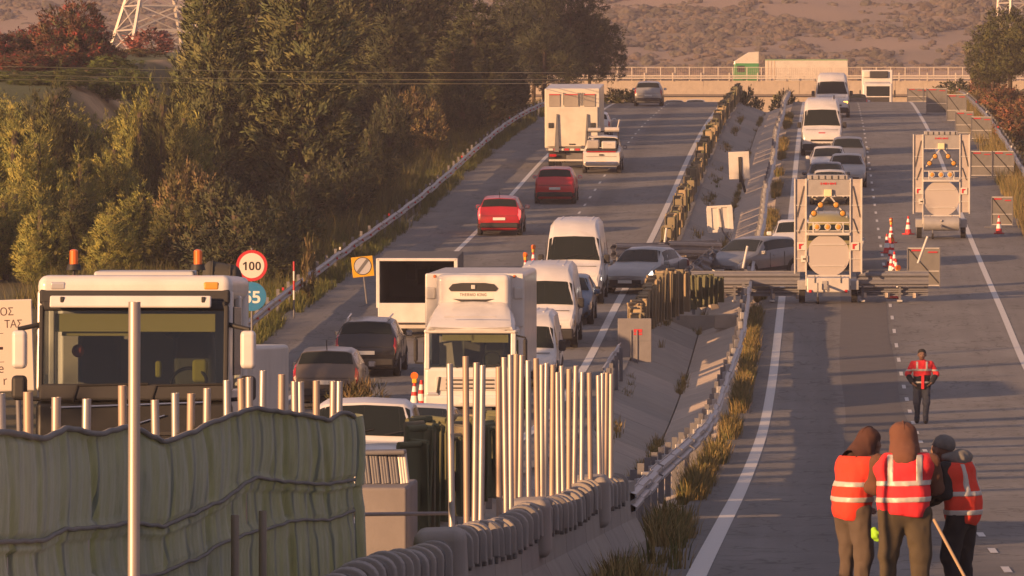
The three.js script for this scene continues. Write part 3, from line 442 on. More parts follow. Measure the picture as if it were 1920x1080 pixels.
// ---------------------------------------------------------------- near netting fence
{
  const o = thing('netting_fence', 'tall green netting fence with rope seams in the near left corner', 'fence');
  const topPx = [[-160, 812], [0, 810], [75, 822], [125, 803], [180, 814], [240, 800], [305, 828], [350, 812], [400, 790], [440, 776], [476, 765], [505, 770], [560, 777], [612, 787], [640, 772], [662, 782]];
  const seam1 = [[-160, 1020], [0, 1016], [70, 1014], [120, 993], [200, 988], [240, 980], [300, 987], [345, 968], [400, 945], [480, 896], [540, 904], [600, 908], [662, 900]], seam2 = [[-160, 1120], [0, 1110], [280, 1080], [360, 1050], [420, 1016], [480, 996], [560, 975], [610, 975], [662, 958]];
  const ev = (P, x) => { let i = 0; while (i < P.length - 2 && x > P[i + 1][0]) i++; const t = clamp((x - P[i][0]) / (P[i + 1][0] - P[i][0])), s = t * t * (3 - 2 * t) * .6 + t * .4; return lerp(P[i][1], P[i + 1][1], s); };
  const dOf = x => 36 + x / 660 * 19, NU = 300, NV = 60, pos = [], idx = [], P3 = (x, py, b) => { const d = dOf(x); return V(pxX(x, d) + b * .8, pxY(py, d), -d + b); };
  const folds = [[14, 1], [70, .8], [120, .7], [178, 1.2], [305, .9], [342, .6], [386, 1.4], [440, .6], [466, .5], [507, .6], [541, 1.3], [575, .5], [605, 1], [632, .6]];
  const bulge = (x, t) => { let b = .03 * Math.sin(x * .021 + 1) + .004 * Math.sin(x * .31) + .0025 * Math.sin(x * .83 + t * 3) + .02 * fbm(x * .03, t * 3, 2, 3); for (const [fx, k] of folds) { const q = (x + 8 * Math.sin(t * 4 + fx) - fx) / 4.2; b -= .03 * k * Math.exp(-q * q); } return b + .025 * Math.sin(Math.PI * Math.min(1, t * 2.2)) + (t > .5 ? .03 * Math.sin(t * 9) : 0); };
  for (let i = 0; i <= NU; i++) { const x = lerp(-36, 662, i / NU), y0 = ev(topPx, x), y1 = ev(seam1, x), y2 = ev(seam2, x); for (let j = 0; j <= NV; j++) { const t = j / NV, py = t < .45 ? lerp(y0, y1, t / .45) : t < .7 ? lerp(y1, y2, (t - .45) / .25) : lerp(y2, y2 + 330, (t - .7) / .3); const pinch = Math.min(Math.abs(t - .45), Math.abs(t - .7), t) < .03 ? .35 : 1; const p = P3(x, py, bulge(x, t) * pinch); pos.push(p.x, p.y, p.z); } }
  for (let i = 0; i < NU; i++) for (let j = 0; j < NV; j++) { const a = i * (NV + 1) + j, b = a + NV + 1; idx.push(a, a + 1, b, a + 1, b + 1, b); }
  let g = new THREE.BufferGeometry(); g.setAttribute('position', new THREE.Float32BufferAttribute(pos, 3)); g.setIndex(idx); g.computeVertexNormals(); boxUV(g);
  const wv = tex(256, 256, (u, v) => { const n = tn(u, v, 5, 7.7, 4), s = .86 + .14 * Math.sin(u * 6.283 * 24) * Math.sin(v * 6.283 * 3 + u * 9), k = (1 + .5 * n) * s + (RH() - .5) * .12; return [.100 * k, .146 * k, .076 * k]; }, .9, true);
  const fab = new THREE.MeshPhysicalMaterial({ color: 0xffffff, map: wv, roughness: .95, side: THREE.DoubleSide, transmission: .42, thickness: 0, bumpMap: grainB, bumpScale: .004 });
  mesh('netting', g, fab, o);
  { const q = [], ix = []; for (let j = 0; j <= NV; j++) { const t = j / NV, y0 = ev(topPx, 662), y1 = ev(seam1, 662), y2 = ev(seam2, 662), py = t < .45 ? lerp(y0, y1, t / .45) : t < .7 ? lerp(y1, y2, (t - .45) / .25) : lerp(y2, y2 + 330, (t - .7) / .3), p = P3(662, py, bulge(662, t)); for (let i = 0; i <= 8; i++) { const s = i / 8; q.push(p.x + .10 * Math.sin(s * 2.2) + .05 * t * s - .10 * s * s, p.y, p.z - s * .8); } } for (let j = 0; j < NV; j++) for (let i = 0; i < 8; i++) { const a = j * 9 + i, b = a + 9; ix.push(a, b, a + 1, a + 1, b, b + 1); } g = new THREE.BufferGeometry(); g.setAttribute('position', new THREE.Float32BufferAttribute(q, 3)); g.setIndex(ix); g.computeVertexNormals(); mesh('end_flap', boxUV(g), fab, o); }
  const rope = std([.22, .215, .21], .9, 0, { map: dirtT }); const seam = (P, t, r, n) => { const c = []; for (let x = -36; x <= 662; x += 12) c.push(P3(x, ev(P, x) + Math.sin(x * .3) * 1.1, bulge(x, t) * .35 + .02)); mesh(n, boxUV(new THREE.TubeGeometry(new THREE.CatmullRomCurve3(c), 220, r, 6).toNonIndexed()), rope, o); };
  seam(topPx, 0, .021, 'top_rope'); seam(seam1, .45, .016, 'seam_rope'); seam(seam2, .7, .014, 'seam_rope');
}
// pale block with ribbed panels on top
{
  const blockM = std([.24, .225, .23], .85, 0, { map: dirtT, bumpMap: grainB, bumpScale: .003 }), d = 61, x = pxX(726, d), gy = roadY(d), o = thing('pale_block', 'pale painted concrete block standing at the end of the netting fence', 'block', V(x, gy, -d)); o.rotation.y = YAW;
  K().rbox(.50, .72, 1.6, .03, 0, 1.0, 0).build('upper_block', blockM, o); K().rbox(.46, .9, 1.56, .03, -.01, .19, 0).build('lower_block', blockM, o);
  const s = thing('ribbed_panel_stack', 'leaning stack of ribbed steel panels on the pale block', 'panel stack', V(x, gy + 1.36, -d)); s.rotation.y = YAW;
  for (let i = 0; i < 5; i++) { const k = K(); for (let j = 0; j < 3; j++) k.cyl(.026, .026, .30, -.026 + .026 * j, 0, 0, 0, 0, 0, 8); const p = k.build('panel', i === 4 ? MT.alu : MT.steelDull, s); p.position.set(-.21 + i * .092, .15, .1 - i * .02); p.rotation.set(-.1, .15, .12); }
  K().rbox(.46, .05, .2, .02, -.04, .31, .04, 0, 0, .02).build('top_strip', MT.steelDull, s);
}

// ---------------------------------------------------------------- vehicles
const tyreG = K().add(new THREE.CylinderGeometry(1, 1, 1, 22), 0, 0, 0, 0, 0, Math.PI / 2).geo(), rimG = K().add(new THREE.CylinderGeometry(.62, .62, 1.04, 14), 0, 0, 0, 0, 0, Math.PI / 2).add(new THREE.CylinderGeometry(.18, .18, 1.12, 8), 0, 0, 0, 0, 0, Math.PI / 2).geo();
function wheel(parent, x, z, r = .33, w = .22, rim = MT.rim) { const g = part('wheel', parent); g.position.set(x, r, z); const t = mesh('tyre', tyreG, MT.rubber, g); t.scale.set(w, r, r); const m = mesh('rim', rimG, rim, g); m.scale.set(w, r, r); return g; }
// a body lofted through stations [z 0..1 from front, bottom, belt, half width, top, half roof width]
function loftBody(L, S) {
  const half = S.map(([z, y0, yb, w, yt, wt]) => { const zz = L / 2 - z * L, r = Math.min(.09, (yt - yb) * .3 + .02); return [[0, y0], [w * .8, y0], [w * .97, y0 + .1], [w, lerp(y0, yb, .55)], [w * .985, yb], [lerp(w * .985, wt, .86), lerp(yb, yt, .86)], [wt * .86, yt - r * .12], [0, yt + .015]].map(p => V(p[0], p[1], zz)); });
  const P = (u, t, s = 1) => { const i = Math.min(S.length - 2, Math.floor(u)), f = u - i, j = Math.min(6, Math.floor(t)), g = t - j, a = V(0, 0, 0).lerpVectors(half[i][j], half[i][j + 1], g), b = V(0, 0, 0).lerpVectors(half[i + 1][j], half[i + 1][j + 1], g); a.lerp(b, f); a.x *= s; return a; };
  const ring = h => [...h, ...h.slice(1, 7).reverse().map(p => V(-p.x, p.y, p.z))], rings = half.map(ring), pos = [], n = rings[0].length;
  const tri = (a, b, c) => { for (const p of [a, b, c]) pos.push(p.x, p.y, p.z); };
  for (let i = 0; i < rings.length - 1; i++) for (let j = 0; j < n; j++) { const k = (j + 1) % n, a = rings[i][j], b = rings[i][k], c = rings[i + 1][k], d = rings[i + 1][j]; tri(a, c, b); tri(a, d, c); }
  for (const [rg, f] of [[rings[0], 1], [rings[rings.length - 1], 0]]) { const c = V(0, 0, 0); rg.forEach(p => c.add(p)); c.multiplyScalar(1 / n); for (let j = 0; j < n; j++) { const k = (j + 1) % n; f ? tri(c, rg[j], rg[k]) : tri(c, rg[k], rg[j]); } }
  let g = new THREE.BufferGeometry(); g.setAttribute('position', new THREE.Float32BufferAttribute(pos, 3)); g = toCreasedNormals(g, .62); boxUV(g);
  // panel lying on the body: u and t ranges, lifted by off; sides +1, -1 or both
  const patch = (u0, u1, t0, t1, off = .008, sides = [1, -1], nu = 4, nt = 4) => {
    const q = []; for (const s of sides) for (let i = 0; i < nu; i++) for (let j = 0; j < nt; j++) {
      const c = [[i, j], [i + 1, j], [i + 1, j + 1], [i, j + 1]].map(([a, b]) => P(lerp(u0, u1, a / nu), lerp(t0, t1, b / nt), s)), nn = V(0, 0, 0).crossVectors(V(0, 0, 0).subVectors(c[2], c[0]), V(0, 0, 0).subVectors(c[3], c[1])).normalize(), ctr = V(0, (half[0][0].y + 1) * .7, c[0].z);
      if (nn.dot(V(0, 0, 0).subVectors(c[0], ctr)) < 0) nn.negate(); c.forEach(p => p.addScaledVector(nn, off));
      const T = (s > 0) ? [0, 2, 1, 0, 3, 2] : [0, 1, 2, 0, 2, 3]; for (const k of T) q.push(c[k].x, c[k].y, c[k].z);
    }
    let h = new THREE.BufferGeometry(); h.setAttribute('position', new THREE.Float32BufferAttribute(q, 3)); h = toCreasedNormals(h, .7); return boxUV(h);
  };
  return { g, patch, P };
}
const STY = {
  hatch: W => [[0, .34, .52, W * .40, .60, W * .36], [.025, .24, .66, W * .465, .73, W * .42], [.10, .20, .80, W * .485, .86, W * .44], [.27, .19, .93, W * .5, .99, W * .43], [.45, .19, .98, W * .5, 1.44, W * .36], [.60, .19, 1.0, W * .5, 1.49, W * .365], [.88, .19, 1.03, W * .495, 1.43, W * .35], [.965, .22, 1.02, W * .48, 1.09, W * .41], [.99, .28, .82, W * .47, .92, W * .42], [1, .36, .66, W * .44, .80, W * .40]],
  sedan: W => [[0, .34, .52, W * .40, .60, W * .36], [.025, .24, .64, W * .465, .71, W * .42], [.10, .20, .78, W * .485, .84, W * .44], [.27, .19, .90, W * .5, .96, W * .43], [.43, .19, .94, W * .5, 1.40, W * .35], [.55, .19, .96, W * .5, 1.45, W * .36], [.72, .19, .98, W * .495, 1.40, W * .35], [.86, .22, .99, W * .48, 1.04, W * .41], [.985, .28, .90, W * .47, .97, W * .42], [1, .36, .66, W * .44, .80, W * .40]],
  van: W => [[0, .36, .72, W * .43, .84, W * .40], [.02, .28, .95, W * .475, 1.04, W * .43], [.10, .26, 1.16, W * .49, 1.26, W * .45], [.145, .25, 1.26, W * .495, 1.36, W * .455], [.25, .25, 1.36, W * .5, 2.16, W * .42], [.33, .25, 1.4, W * .5, 2.50, W * .40], [.42, .25, 1.4, W * .5, 2.62, W * .405], [.90, .25, 1.4, W * .5, 2.60, W * .405], [.985, .28, 1.4, W * .495, 2.52, W * .40], [1, .4, 1.35, W * .48, 2.44, W * .385]],
  pickup: W => [[0, .40, .62, W * .42, .72, W * .38], [.025, .32, .84, W * .475, .92, W * .43], [.10, .30, .98, W * .49, 1.05, W * .45], [.25, .30, 1.06, W * .5, 1.12, W * .44], [.36, .30, 1.10, W * .5, 1.68, W * .385], [.46, .30, 1.12, W * .5, 1.76, W * .39], [.60, .30, 1.12, W * .495, 1.72, W * .385], [.635, .30, 1.10, W * .49, 1.14, W * .42], [.985, .34, 1.06, W * .49, 1.08, W * .44], [1, .42, 1.0, W * .48, 1.04, W * .43]],
};
function car(name, label, category, o) {
  const t = thing(name, label, category, null, o.group), W = o.W ?? 1.78, L = o.L ?? 4.2, sty = o.style ?? 'hatch', st = STY[sty](W), big = sty === 'van' || sty === 'pickup';
  const hk = o.H ? o.H / Math.max(...st.map(s => s[4])) : 1, S = st.map(s => [s[0], s[1], s[2] * (o.belt ?? hk), s[3], s[4] * hk, s[5]]), B = loftBody(L, S);
  mesh('body', B.g, o.mat, t);
  const ws = sty === 'van' ? [3.06, 3.97] : [3.12, 3.93], rw = sty === 'van' ? null : [6.08, 6.9], sw = sty === 'van' ? [3.35, 4.6] : [3.55, 6.1];
  mesh('windscreen', B.patch(ws[0], ws[1], 5.25, 7, .008), MT.glass, t);
  if (rw && !o.noRear) mesh('rear_window', B.patch(rw[0], rw[1], 5.15, 7, .008), MT.glass, t);
  for (const s of [1, -1]) mesh('side_window', B.patch(sw[0], sw[1], 4.18, 4.93, .006, [s], 6, 2), MT.glass, t);
  mesh('lower_trim', B.patch(.05, S.length - 1.1, 1.4, 2.5, .006, [1, -1], 9, 2), MT.plastic, t);
  for (const s of [1, -1]) { mesh('headlight', B.patch(.55, 1.75, 3.15, 4.25, .012, [s], 3, 3), o.lights ? MT.lampOn : MT.lens, t); const tl = sty === 'van' ? [7.75, 8.9, 3.2, 4.4] : sty === 'sedan' ? [7.5, 8.9, 3.3, 4.4] : sty === 'pickup' ? [7.75, 8.95, 2.9, 4.1] : [6.75, 8.5, 3.4, 4.75]; mesh('tail_light', B.patch(tl[0], tl[1], tl[2], tl[3], .012, [s], 4, 3), o.brake ? MT.tailOn : MT.tail, t); }
  const f = L / 2, yb = S[1][1], fh = S[0][2];
  K().rbox(W * .62, fh * .32, .05, .02, 0, yb + .18, f - .005).build('grille', MT.plastic, t); K().rbox(W * .30, .035, .03, .01, 0, fh * 1.02, f + .005).build('grille_bar', MT.chrome, t);
  K().rbox(.5, .11, .02, .006, 0, yb + .2, f + .035).build('number_plate', MT.plate, t);
  const rh = sty === 'van' ? .72 : sty === 'pickup' ? .55 : .70; K().rbox(W * .86, .2, .1, .04, 0, S[0][1] + .1, -f - .01).build('rear_bumper', o.rearBumper ?? MT.plastic, t); K().rbox(.5, .11, .02, .006, 0, rh, -f - .03).build('number_plate', o.plateR ?? MT.plate, t);
  for (const s of [1, -1]) { const m = K().rbox(.20, .16 * (sty === 'van' ? 1.9 : 1), .12, .05, s * (W / 2 + .11), S[3][2] + (sty === 'van' ? .18 : .07), f - L * (S[3][0] + .05)).build('wing_mirror', o.mirror ?? (big ? MT.plastic : o.mat), t); K().rbox(.15, .11, .01, .003, s * (W / 2 + .11), S[3][2] + .07, f - L * (S[3][0] + .05) - .065).build('mirror_glass', MT.chrome, m); }
  if (sty === 'van') {
    K().rbox(W * .93, .34, .22, .07, 0, S[0][1] + .10, f - .04).build('front_bumper', MT.plastic, t); K().rbox(W * .55, .10, .04, .02, 0, S[0][2] + .02, f + .0).build('upper_grille', MT.plastic, t); K().rbox(W * .78, .018, .03, .006, 0, S[2][2] + .07, f - L * .085).build('bonnet_gap', MT.chassis, t);
    for (let i = -2; i <= 2; i++) K().rbox(.05, .03, L * .5, .012, i * W * .13, S[7][4] + .005, -f + L * .34).build('roof_rib', o.mat, t);
    for (const s of [1, -1]) K().box(.012, S[7][4] * .62, .02, s * (W / 2 + .001), S[7][4] * .42, f - L * .40).box(.012, .02, L * .52, s * (W / 2 + .001), S[7][4] * .44, -f + L * .32).build('door_seam', MT.chassis, t);
  } else { K().rbox(W * .74, .12, .08, .03, 0, S[0][1] - .02, f - .02).build('lower_intake', MT.chassis, t); for (const s of [1, -1]) { K().box(.010, .52, .016, s * (W / 2 - .004), .72, f - L * .46).box(.010, .52, .016, s * (W / 2 - .004), .72, f - L * .68).build('door_seam', MT.chassis, t); K().rbox(.03, .03, .14, .01, s * (W / 2 + .004), S[4][2] - .12, f - L * .52).build('door_handle', o.mat, t); } K().box(W * .8, .012, .02, 0, S[7] ? S[7][2] - .25 : .8, -f - .006).build('tailgate_gap', MT.chassis, t); }
  const wr = big ? .35 : .32, zf = f - L * (sty === 'van' ? .17 : .19), zr = -f + L * (sty === 'van' ? .21 : .19);
  for (const s of [1, -1]) for (const z of [zf, zr]) K().add(new THREE.CylinderGeometry(wr + .06, wr + .06, .12, 20), s * (W / 2 - .055), wr, z, 0, 0, Math.PI / 2).build('wheel_arch', MT.chassis, t);
  for (const s of [1, -1]) for (const z of [zf, zr]) wheel(t, s * (W / 2 - .09), z, wr, .21);
  if (o.rails) for (const s of [1, -1]) K().bar(V(s * W * .33, S[5][4] + .05, f - L * .46), V(s * W * .32, S[6][4] + .06, f - L * .84), .022).build('roof_rail', MT.chrome, t);
  if (o.antenna) K().bar(V(0, S[6][4], -f + L * .14), V(0, S[6][4] + .28, -f + L * .09), .012, 5).build('antenna', MT.plastic, t);
  if (o.wiper) for (const x of [.35, -.28]) { const a = B.P(3.1, 6.9), b = B.P(3.25, 5.6); K().bar(V(x, a.y + .03, a.z + .04), V(x + .45, b.y + .05, b.z), .01, 4).build('wiper', MT.plastic, t); }
  t.userData.body = undefined; delete t.userData.body; return [t, B, S];
}
const R = (o, d, v, f, yaw = 0) => onRoad(Array.isArray(o) ? o[0] : o, d, v, f, yaw);
const own = (px, d) => pxV(px, d);
// away from the camera, left carriageway
R(car('car', 'red hatchback with dark bumper nearest of two red cars on the left carriageway', 'car', { mat: MT.red, brake: true, antenna: true, H: 1.56 }), 250, own(941, 250), -1);
R(car('car', 'red minivan with chrome rear strip, farther of two red cars on the left carriageway', 'car', { mat: MT.redB, W: 1.8, H: 1.6 }), 273.5, own(1044, 273.5), -1);
R(car('car', 'black car with silver roof rails driving away beside the box truck front', 'car', { mat: MT.black, W: 1.82, L: 4.5, H: 1.62, rails: true, brake: false }), 175.5, own(697, 175.5), -1);
R(car('car', 'brown grey car with pale roof at the lower left behind the tube ends', 'car', { mat: MT.brown, W: 1.76, H: 1.55, antenna: true }), 160, own(622, 160), -1);
R(car('car', 'grey car on the crest of the left carriageway below the bridge', 'car', { mat: MT.silver, W: 1.86, H: 1.62, L: 4.4 }), 406, own(1217, 406), -1);
R(car('car', 'white car half hidden beside the tall box truck', 'car', { mat: MT.white, W: 1.75 }), 336, own(1117, 336), -1);
R(car('car', 'dark car roof just visible over the crest of the left carriageway', 'car', { mat: MT.grey, W: 1.8 }), 482, own(1264, 482), 1);
R(car('car', 'pale car roof just visible over the crest right of the dark roof', 'car', { mat: MT.white, W: 1.8 }), 481, own(1304, 481), 1);
// towards the camera, inner lane of the left carriageway
{
  const [t] = car('car', 'low white car half hidden behind the brush laden pickup', 'car', { mat: MT.white, W: 1.74, H: 1.42 }); R(t, 113, own(782, 113), 1);
  const [v1] = car('white_van', 'tall white van with black lower bumper first behind the cone pair', 'van', { style: 'van', mat: MT.whiteVan, W: 2.0, L: 5.8, H: 2.72, lights: false, wiper: true }); R(v1, 208, own(1080, 208), 1);
  const [v2] = car('white_van', 'white van with lit headlight behind the right side of the refrigerated truck', 'van', { style: 'van', mat: MT.whiteVan, W: 1.98, L: 5.4, H: 2.42 }); R(v2, 188, own(1026, 188), 1);
  const [v3] = car('white_van', 'small white van close behind the refrigerated truck above the tubes', 'van', { style: 'van', mat: MT.white, W: 1.86, L: 4.6, H: 2.05 }); R(v3, 170, own(988, 170), 1);
  const [c2] = car('car', 'blue car squeezed between two white vans in the oncoming lane', 'car', { mat: MT.blue, W: 1.76, lights: false }); R(c2, 197.5, own(1064, 197.5), 1);
  const [c3] = car('car', 'silver car with bright headlights turning through the median gap', 'car', { mat: MT.silver, W: 1.84, L: 4.5, H: 1.52, lights: true, style: 'sedan' }); R(c3, 213, own(1212, 213), 1, -.30);
  const [c4] = car('car', 'dark grey car crossing the median behind the steel cross barrier', 'car', { mat: MT.grey, W: 1.82, L: 4.4, H: 1.52 }); R(c4, 219.5, own(1410, 219.5), 1, -.55);
}
// queue on the right carriageway
R(car('car', 'white car mostly hidden left of the near sign trailer', 'car', { mat: MT.white, W: 1.78, lights: true, style: 'sedan' }), 233, own(1492, 233), 1);
{ const [t] = car('work_van', 'olive yellow van seen through the opening of the near sign trailer', 'van', { style: 'van', mat: MT.olive, W: 1.86, L: 4.6, H: 2.0 }); R(t, 227, own(1557, 227), 1); }
R(car('car', 'pale car right behind the top of the near sign trailer', 'car', { mat: MT.cream, W: 1.74, H: 1.46 }), 272.5, own(1556, 272.5), 1);
R(car('car', 'dark blue car with one lit headlight in the queue above the near sign trailer', 'car', { mat: MT.darkBlue, W: 1.76, H: 1.46, lights: true }), 279.5, own(1549, 279.5), 1);
R(car('car', 'silver blue car on the right of the queue beside the dark blue car', 'car', { mat: MT.silver, W: 1.78, H: 1.5, style: 'sedan' }), 286.5, own(1588, 286.5), 1);
R(car('car', 'white car in the queue directly in front of the white van', 'car', { mat: MT.white, W: 1.74, H: 1.48 }), 293.5, own(1553, 293.5), 1);
R(car('car', 'dark boxy car behind the silver blue car in the queue', 'car', { mat: MT.grey, W: 1.76, H: 1.62, L: 4 }), 300, own(1590, 300), 1);
{
  const [v] = car('white_van', 'white van with red emblem on its bonnet in the right queue', 'van', { style: 'van', mat: MT.whiteVan, W: 2.1, L: 5.6, H: 2.85, lights: false }); R(v, 317, own(1541, 317), 1);
  K().rbox(.34, .10, .02, .01, 0, 1.18, 2.62, -.9).build('emblem', MT.signRed, v); K().rbox(1.2, .035, .05, .01, 0, 2.72, .55).build('roof_bar', MT.signRed, v); K().rbox(.06, .2, 1.6, .02, .62, 2.9, -.4).build('roof_bar', MT.plastic, v);
  K().prism([[-.62, .16], [-.5, .0], [.5, .0], [.62, .16], [.5, .06], [-.5, .06]], .04, 0, .62, 2.78).build('grille_curve', MT.plastic, v);
  const [w] = car('white_van', 'white van with orange indicators behind the other van near the crest', 'van', { style: 'van', mat: MT.whiteVan, W: 2.1, L: 5.6, H: 2.66, lights: false }); R(w, 376, own(1560, 376), 1); for (const x of [-.82, .82]) K().rbox(.26, .16, .05, .04, x, .92, 2.72).build('indicator', MT.indOn, w);
  K().sph(.11, -1.0, .78, 2.66).build('headlight_glow', MT.lampOn, w);
  const [z] = car('car', 'small car with a red lamp between the two vehicles on the crest', 'car', { mat: MT.black, W: 1.6 }); R(z, 472, own(1607, 472), -1); K().sph(.1, .5, .62, -2.12).build('brake_lamp', MT.tailOn, z);
}
// white work pickup with dry brush, near
{
  const [t] = car('work_pickup', 'white work pickup with dark windscreen behind the end of the netting fence', 'pickup', { style: 'pickup', mat: MT.white, W: 1.8, L: 5.1, H: 1.78, wiper: true }); R(t, 95, own(690, 95), 1);
  const b = thing('brush_load', 'heap of dry yellow brush lying on the white work pickup', 'brush'); const g = crownGeo(77, [[0, .1, 0, .55, .3, .5], [-.3, .08, .1, .4, .24, .4], [.3, .16, -.1, .35, .32, .35]], { density: 40, leaves: 12, len: .22, wid: .008, spread: .2, scatter: 1.3, up: .7, palette: PAL.tan, floor: -.5 }); mesh('twigs', g, LEAF, b); b.position.copy(at(97.4, own(672, 97.4), 1.5)); b.scale.set(.62, .75, .6);
}
// pickup with tools in the bed, going away
{
  const [t] = car('work_pickup', 'white pickup carrying tanks and tools beside the tall box truck', 'pickup', { style: 'pickup', mat: MT.white, W: 1.84, L: 5.0, H: 1.74, plateR: MT.plateY, rearBumper: MT.chrome }); R(t, 299, own(1131, 299), -1);
  K().rbox(1.5, .12, 1.6, .02, 0, 1.12, -1.5).build('bed_floor', MT.plastic, t); K().bar(V(-.75, 1.1, -.6), V(-.75, 1.95, -.6), .03).bar(V(.75, 1.1, -.6), V(.75, 1.95, -.6), .03).bar(V(-.78, 1.95, -.6), V(.78, 1.95, -.6), .03).build('roll_bar', MT.plastic, t);
  K().rbox(1.4, .06, .04, .01, 0, 1.07, -2.53).build('tailgate_strip', MT.tail, t); K().rbox(.22, .07, .03, .01, 0, .92, -2.54).build('tailgate_handle', MT.plastic, t);
  const L = (n, l, k, m) => { const o = tag(k.build(n, m), l, n.replace('_', ' ')); o.position.copy(t.position); o.rotation.copy(t.rotation); return o; };
  L('water_tank', 'pale tank in the left of the pickup bed', K().rbox(.6, .42, .7, .08, .42, 1.4, -1.7).cyl(.09, .09, .08, .42, 1.64, -1.7), MT.concretePale); L('tool_box', 'pale box in the right of the pickup bed', K().rbox(.7, .36, .6, .05, -.35, 1.37, -1.8).box(.16, .05, .03, -.35, 1.42, -2.11), MT.alu);
  L('rolled_signs', 'bundle of rolled boards lying across the pickup roof bar', K().cyl(.12, .12, .7, -.45, 2.06, -.7, 0, 0, Math.PI / 2).cyl(.10, .10, .6, .4, 2.05, -.7, 0, 0, Math.PI / 2).bar(V(-.7, 2.0, -.7), V(-.82, 2.55, -.8), .035), MT.alu);
}
// ---------------------------------------------------------------- trucks
function axleWheels(t, W, zs, r = .5, dual) { for (const z of zs) for (const s of [1, -1]) { wheel(t, s * (W / 2 - .17), z, r, .3); if (dual) wheel(t, s * (W / 2 - .5), z, r, .28); } }
{ // tall box truck with tail lift, rear towards the camera
  const W = 2.7, H = 3.95, L = 8, t = thing('box_truck', 'tall cream box truck with a folded tail lift, seen from behind', 'truck'), b = 1.02;
  K().rbox(W, H - b, L - 2, .05, 0, (H + b) / 2, -1).build('cargo_box', MT.cream, t); K().rbox(2.4, 2.3, 1.9, .15, 0, 1.75, 3.05).build('cab', MT.white, t);
  const z = -L / 2 - .02;
  for (const [x, w] of [[-.86, .56], [.02, .72], [.86, .56]]) { const f = K().rbox(w, .62, .05, .02, x, H - .58, z - .005).build('rear_panel', std([.33, .30, .27], .6, 0, { map: dirtT }), t); K().rbox(w * .96, .05, .03, .01, x, H - .30, z - .04).build('red_strip', MT.signRed, f); }
  for (const x of [-.52, -.40, -.30, .42]) K().bar(V(x, b + 2.1, z - .05), V(x, H - .2, z - .05), .025).build('lock_rod', MT.chrome, t);
  K().rbox(2.52, 1.95, .12, .03, 0, b + 1.06, z - .08).build('tail_lift', MT.cream, t); for (const s of [1, -1]) { K().prism([[-.10, -.95], [.13, -.95], [.02, .9], [-.03, .9]], .12, s * .74, b + .78, z - .2).build('lift_arm', MT.steelDull, t); K().rbox(.26, .26, .04, .02, s * 1.03, b + 1.12, z - .16).build('lift_marker', MT.chassis, t); }
  K().rbox(.3, .06, .04, .01, -.0, b + .2, z - .17).build('lift_handle', MT.plastic, t); K().rbox(2.56, .16, .12, .02, 0, b - .06, z - .05).build('rear_beam', MT.steelDull, t);
  for (let i = 0; i < 9; i++) K().rbox(.22, .1, .02, .005, -1.05 + i * .263, b - .06, z - .125).build('marker_tape', i % 2 ? MT.signRed : MT.signWhite, t);
  K().rbox(2.3, .5, .3, .03, 0, .62, z + .5).build('chassis_rear', MT.chassis, t); K().rbox(.9, .36, .06, .02, -.15, .62, z + .3).build('mud_flap', MT.steelDull, t); K().rbox(2.3, .1, .1, .02, 0, .42, z + .1).build('underrun_bar', MT.alu, t); for (const s of [1, -1]) K().rbox(.34, .13, .06, .02, s * .95, .66, z + .12).build('tail_light', MT.tail, t);
  axleWheels(t, 2.5, [2.6, -2.2], .48, true); R(t, 305, own(1073, 301), -1);
}
{ // small truck with an open box body, rear towards the camera
  const W = 2.42, L = 6, t = thing('box_truck', 'white truck with an open empty box body, seen from behind beside the left rail', 'truck'), b = .98, H = 2.42, z = -L / 2;
  const k = K(); k.rbox(W, .07, 4, .02, 0, H, -1).rbox(.06, H - b, 4, .02, W / 2 - .03, (H + b) / 2, -1).rbox(.06, H - b, 4, .02, -W / 2 + .03, (H + b) / 2, -1).rbox(W, H - b, .06, .02, 0, (H + b) / 2, 1); k.build('box_walls', std([.10, .10, .10], .8), t); K().rbox(W, .08, 4, .02, 0, b, -1).build('box_floor', MT.chassis, t);
  K().rbox(W + .06, .09, .12, .02, 0, H + .01, z + .03).rbox(.11, H - b + .1, .12, .02, W / 2, (H + b) / 2, z + .03).rbox(.11, H - b + .1, .12, .02, -W / 2, (H + b) / 2, z + .03).build('door_frame', MT.white, t);
  K().rbox(W, .62, .1, .03, 0, b - .2, z - .02).build('tail_board', MT.white, t); K().rbox(2.2, .34, .06, .02, 0, .52, z + .25).build('rear_panel', MT.alu, t);
  for (const s of [1, -1]) { K().rbox(.42, .16, .08, .03, s * .88, .52, z + .18).build('tail_light', s > 0 ? MT.tail : MT.tail, t); K().rbox(.2, .10, .08, .02, s * .5, .50, z + .18).build('marker_light', MT.orangeLens, t); }
  K().rbox(2.1, .12, .12, .02, 0, .34, z + .2).build('underrun_bar', MT.alu, t); K().rbox(2.1, 1.9, 1.5, .15, 0, 1.35, 2.1).build('cab', MT.white, t); K().rbox(1.5, .06, 4, .02, 0, .75, -.6).build('chassis', MT.chassis, t);
  for (const [x, y] of [[.45, 1.9], [.1, 1.75], [-.3, 1.82]]) K().rbox(.28, .5, .04, .02, x, y - .1, .94).build('inner_panel', MT.chassis, t);
  axleWheels(t, 2.1, [1.9, -1.6], .4, true); R(t, 193, own(786, 191), -1);
}
const textTex = (w, h, bg, draw) => { const c = document.createElement('canvas'); c.width = w; c.height = h; const x = c.getContext('2d'); x.fillStyle = bg; x.fillRect(0, 0, w, h); draw(x); const t = new THREE.CanvasTexture(c); t.colorSpace = THREE.SRGBColorSpace; return t; };
const face = (name, w, h, mat, parent, x, y, z, ry = 0, rx = 0) => { const m = mesh(name, new THREE.PlaneGeometry(w, h), mat, parent); m.position.set(x, y, z); m.rotation.set(rx, ry, 0); return m; };
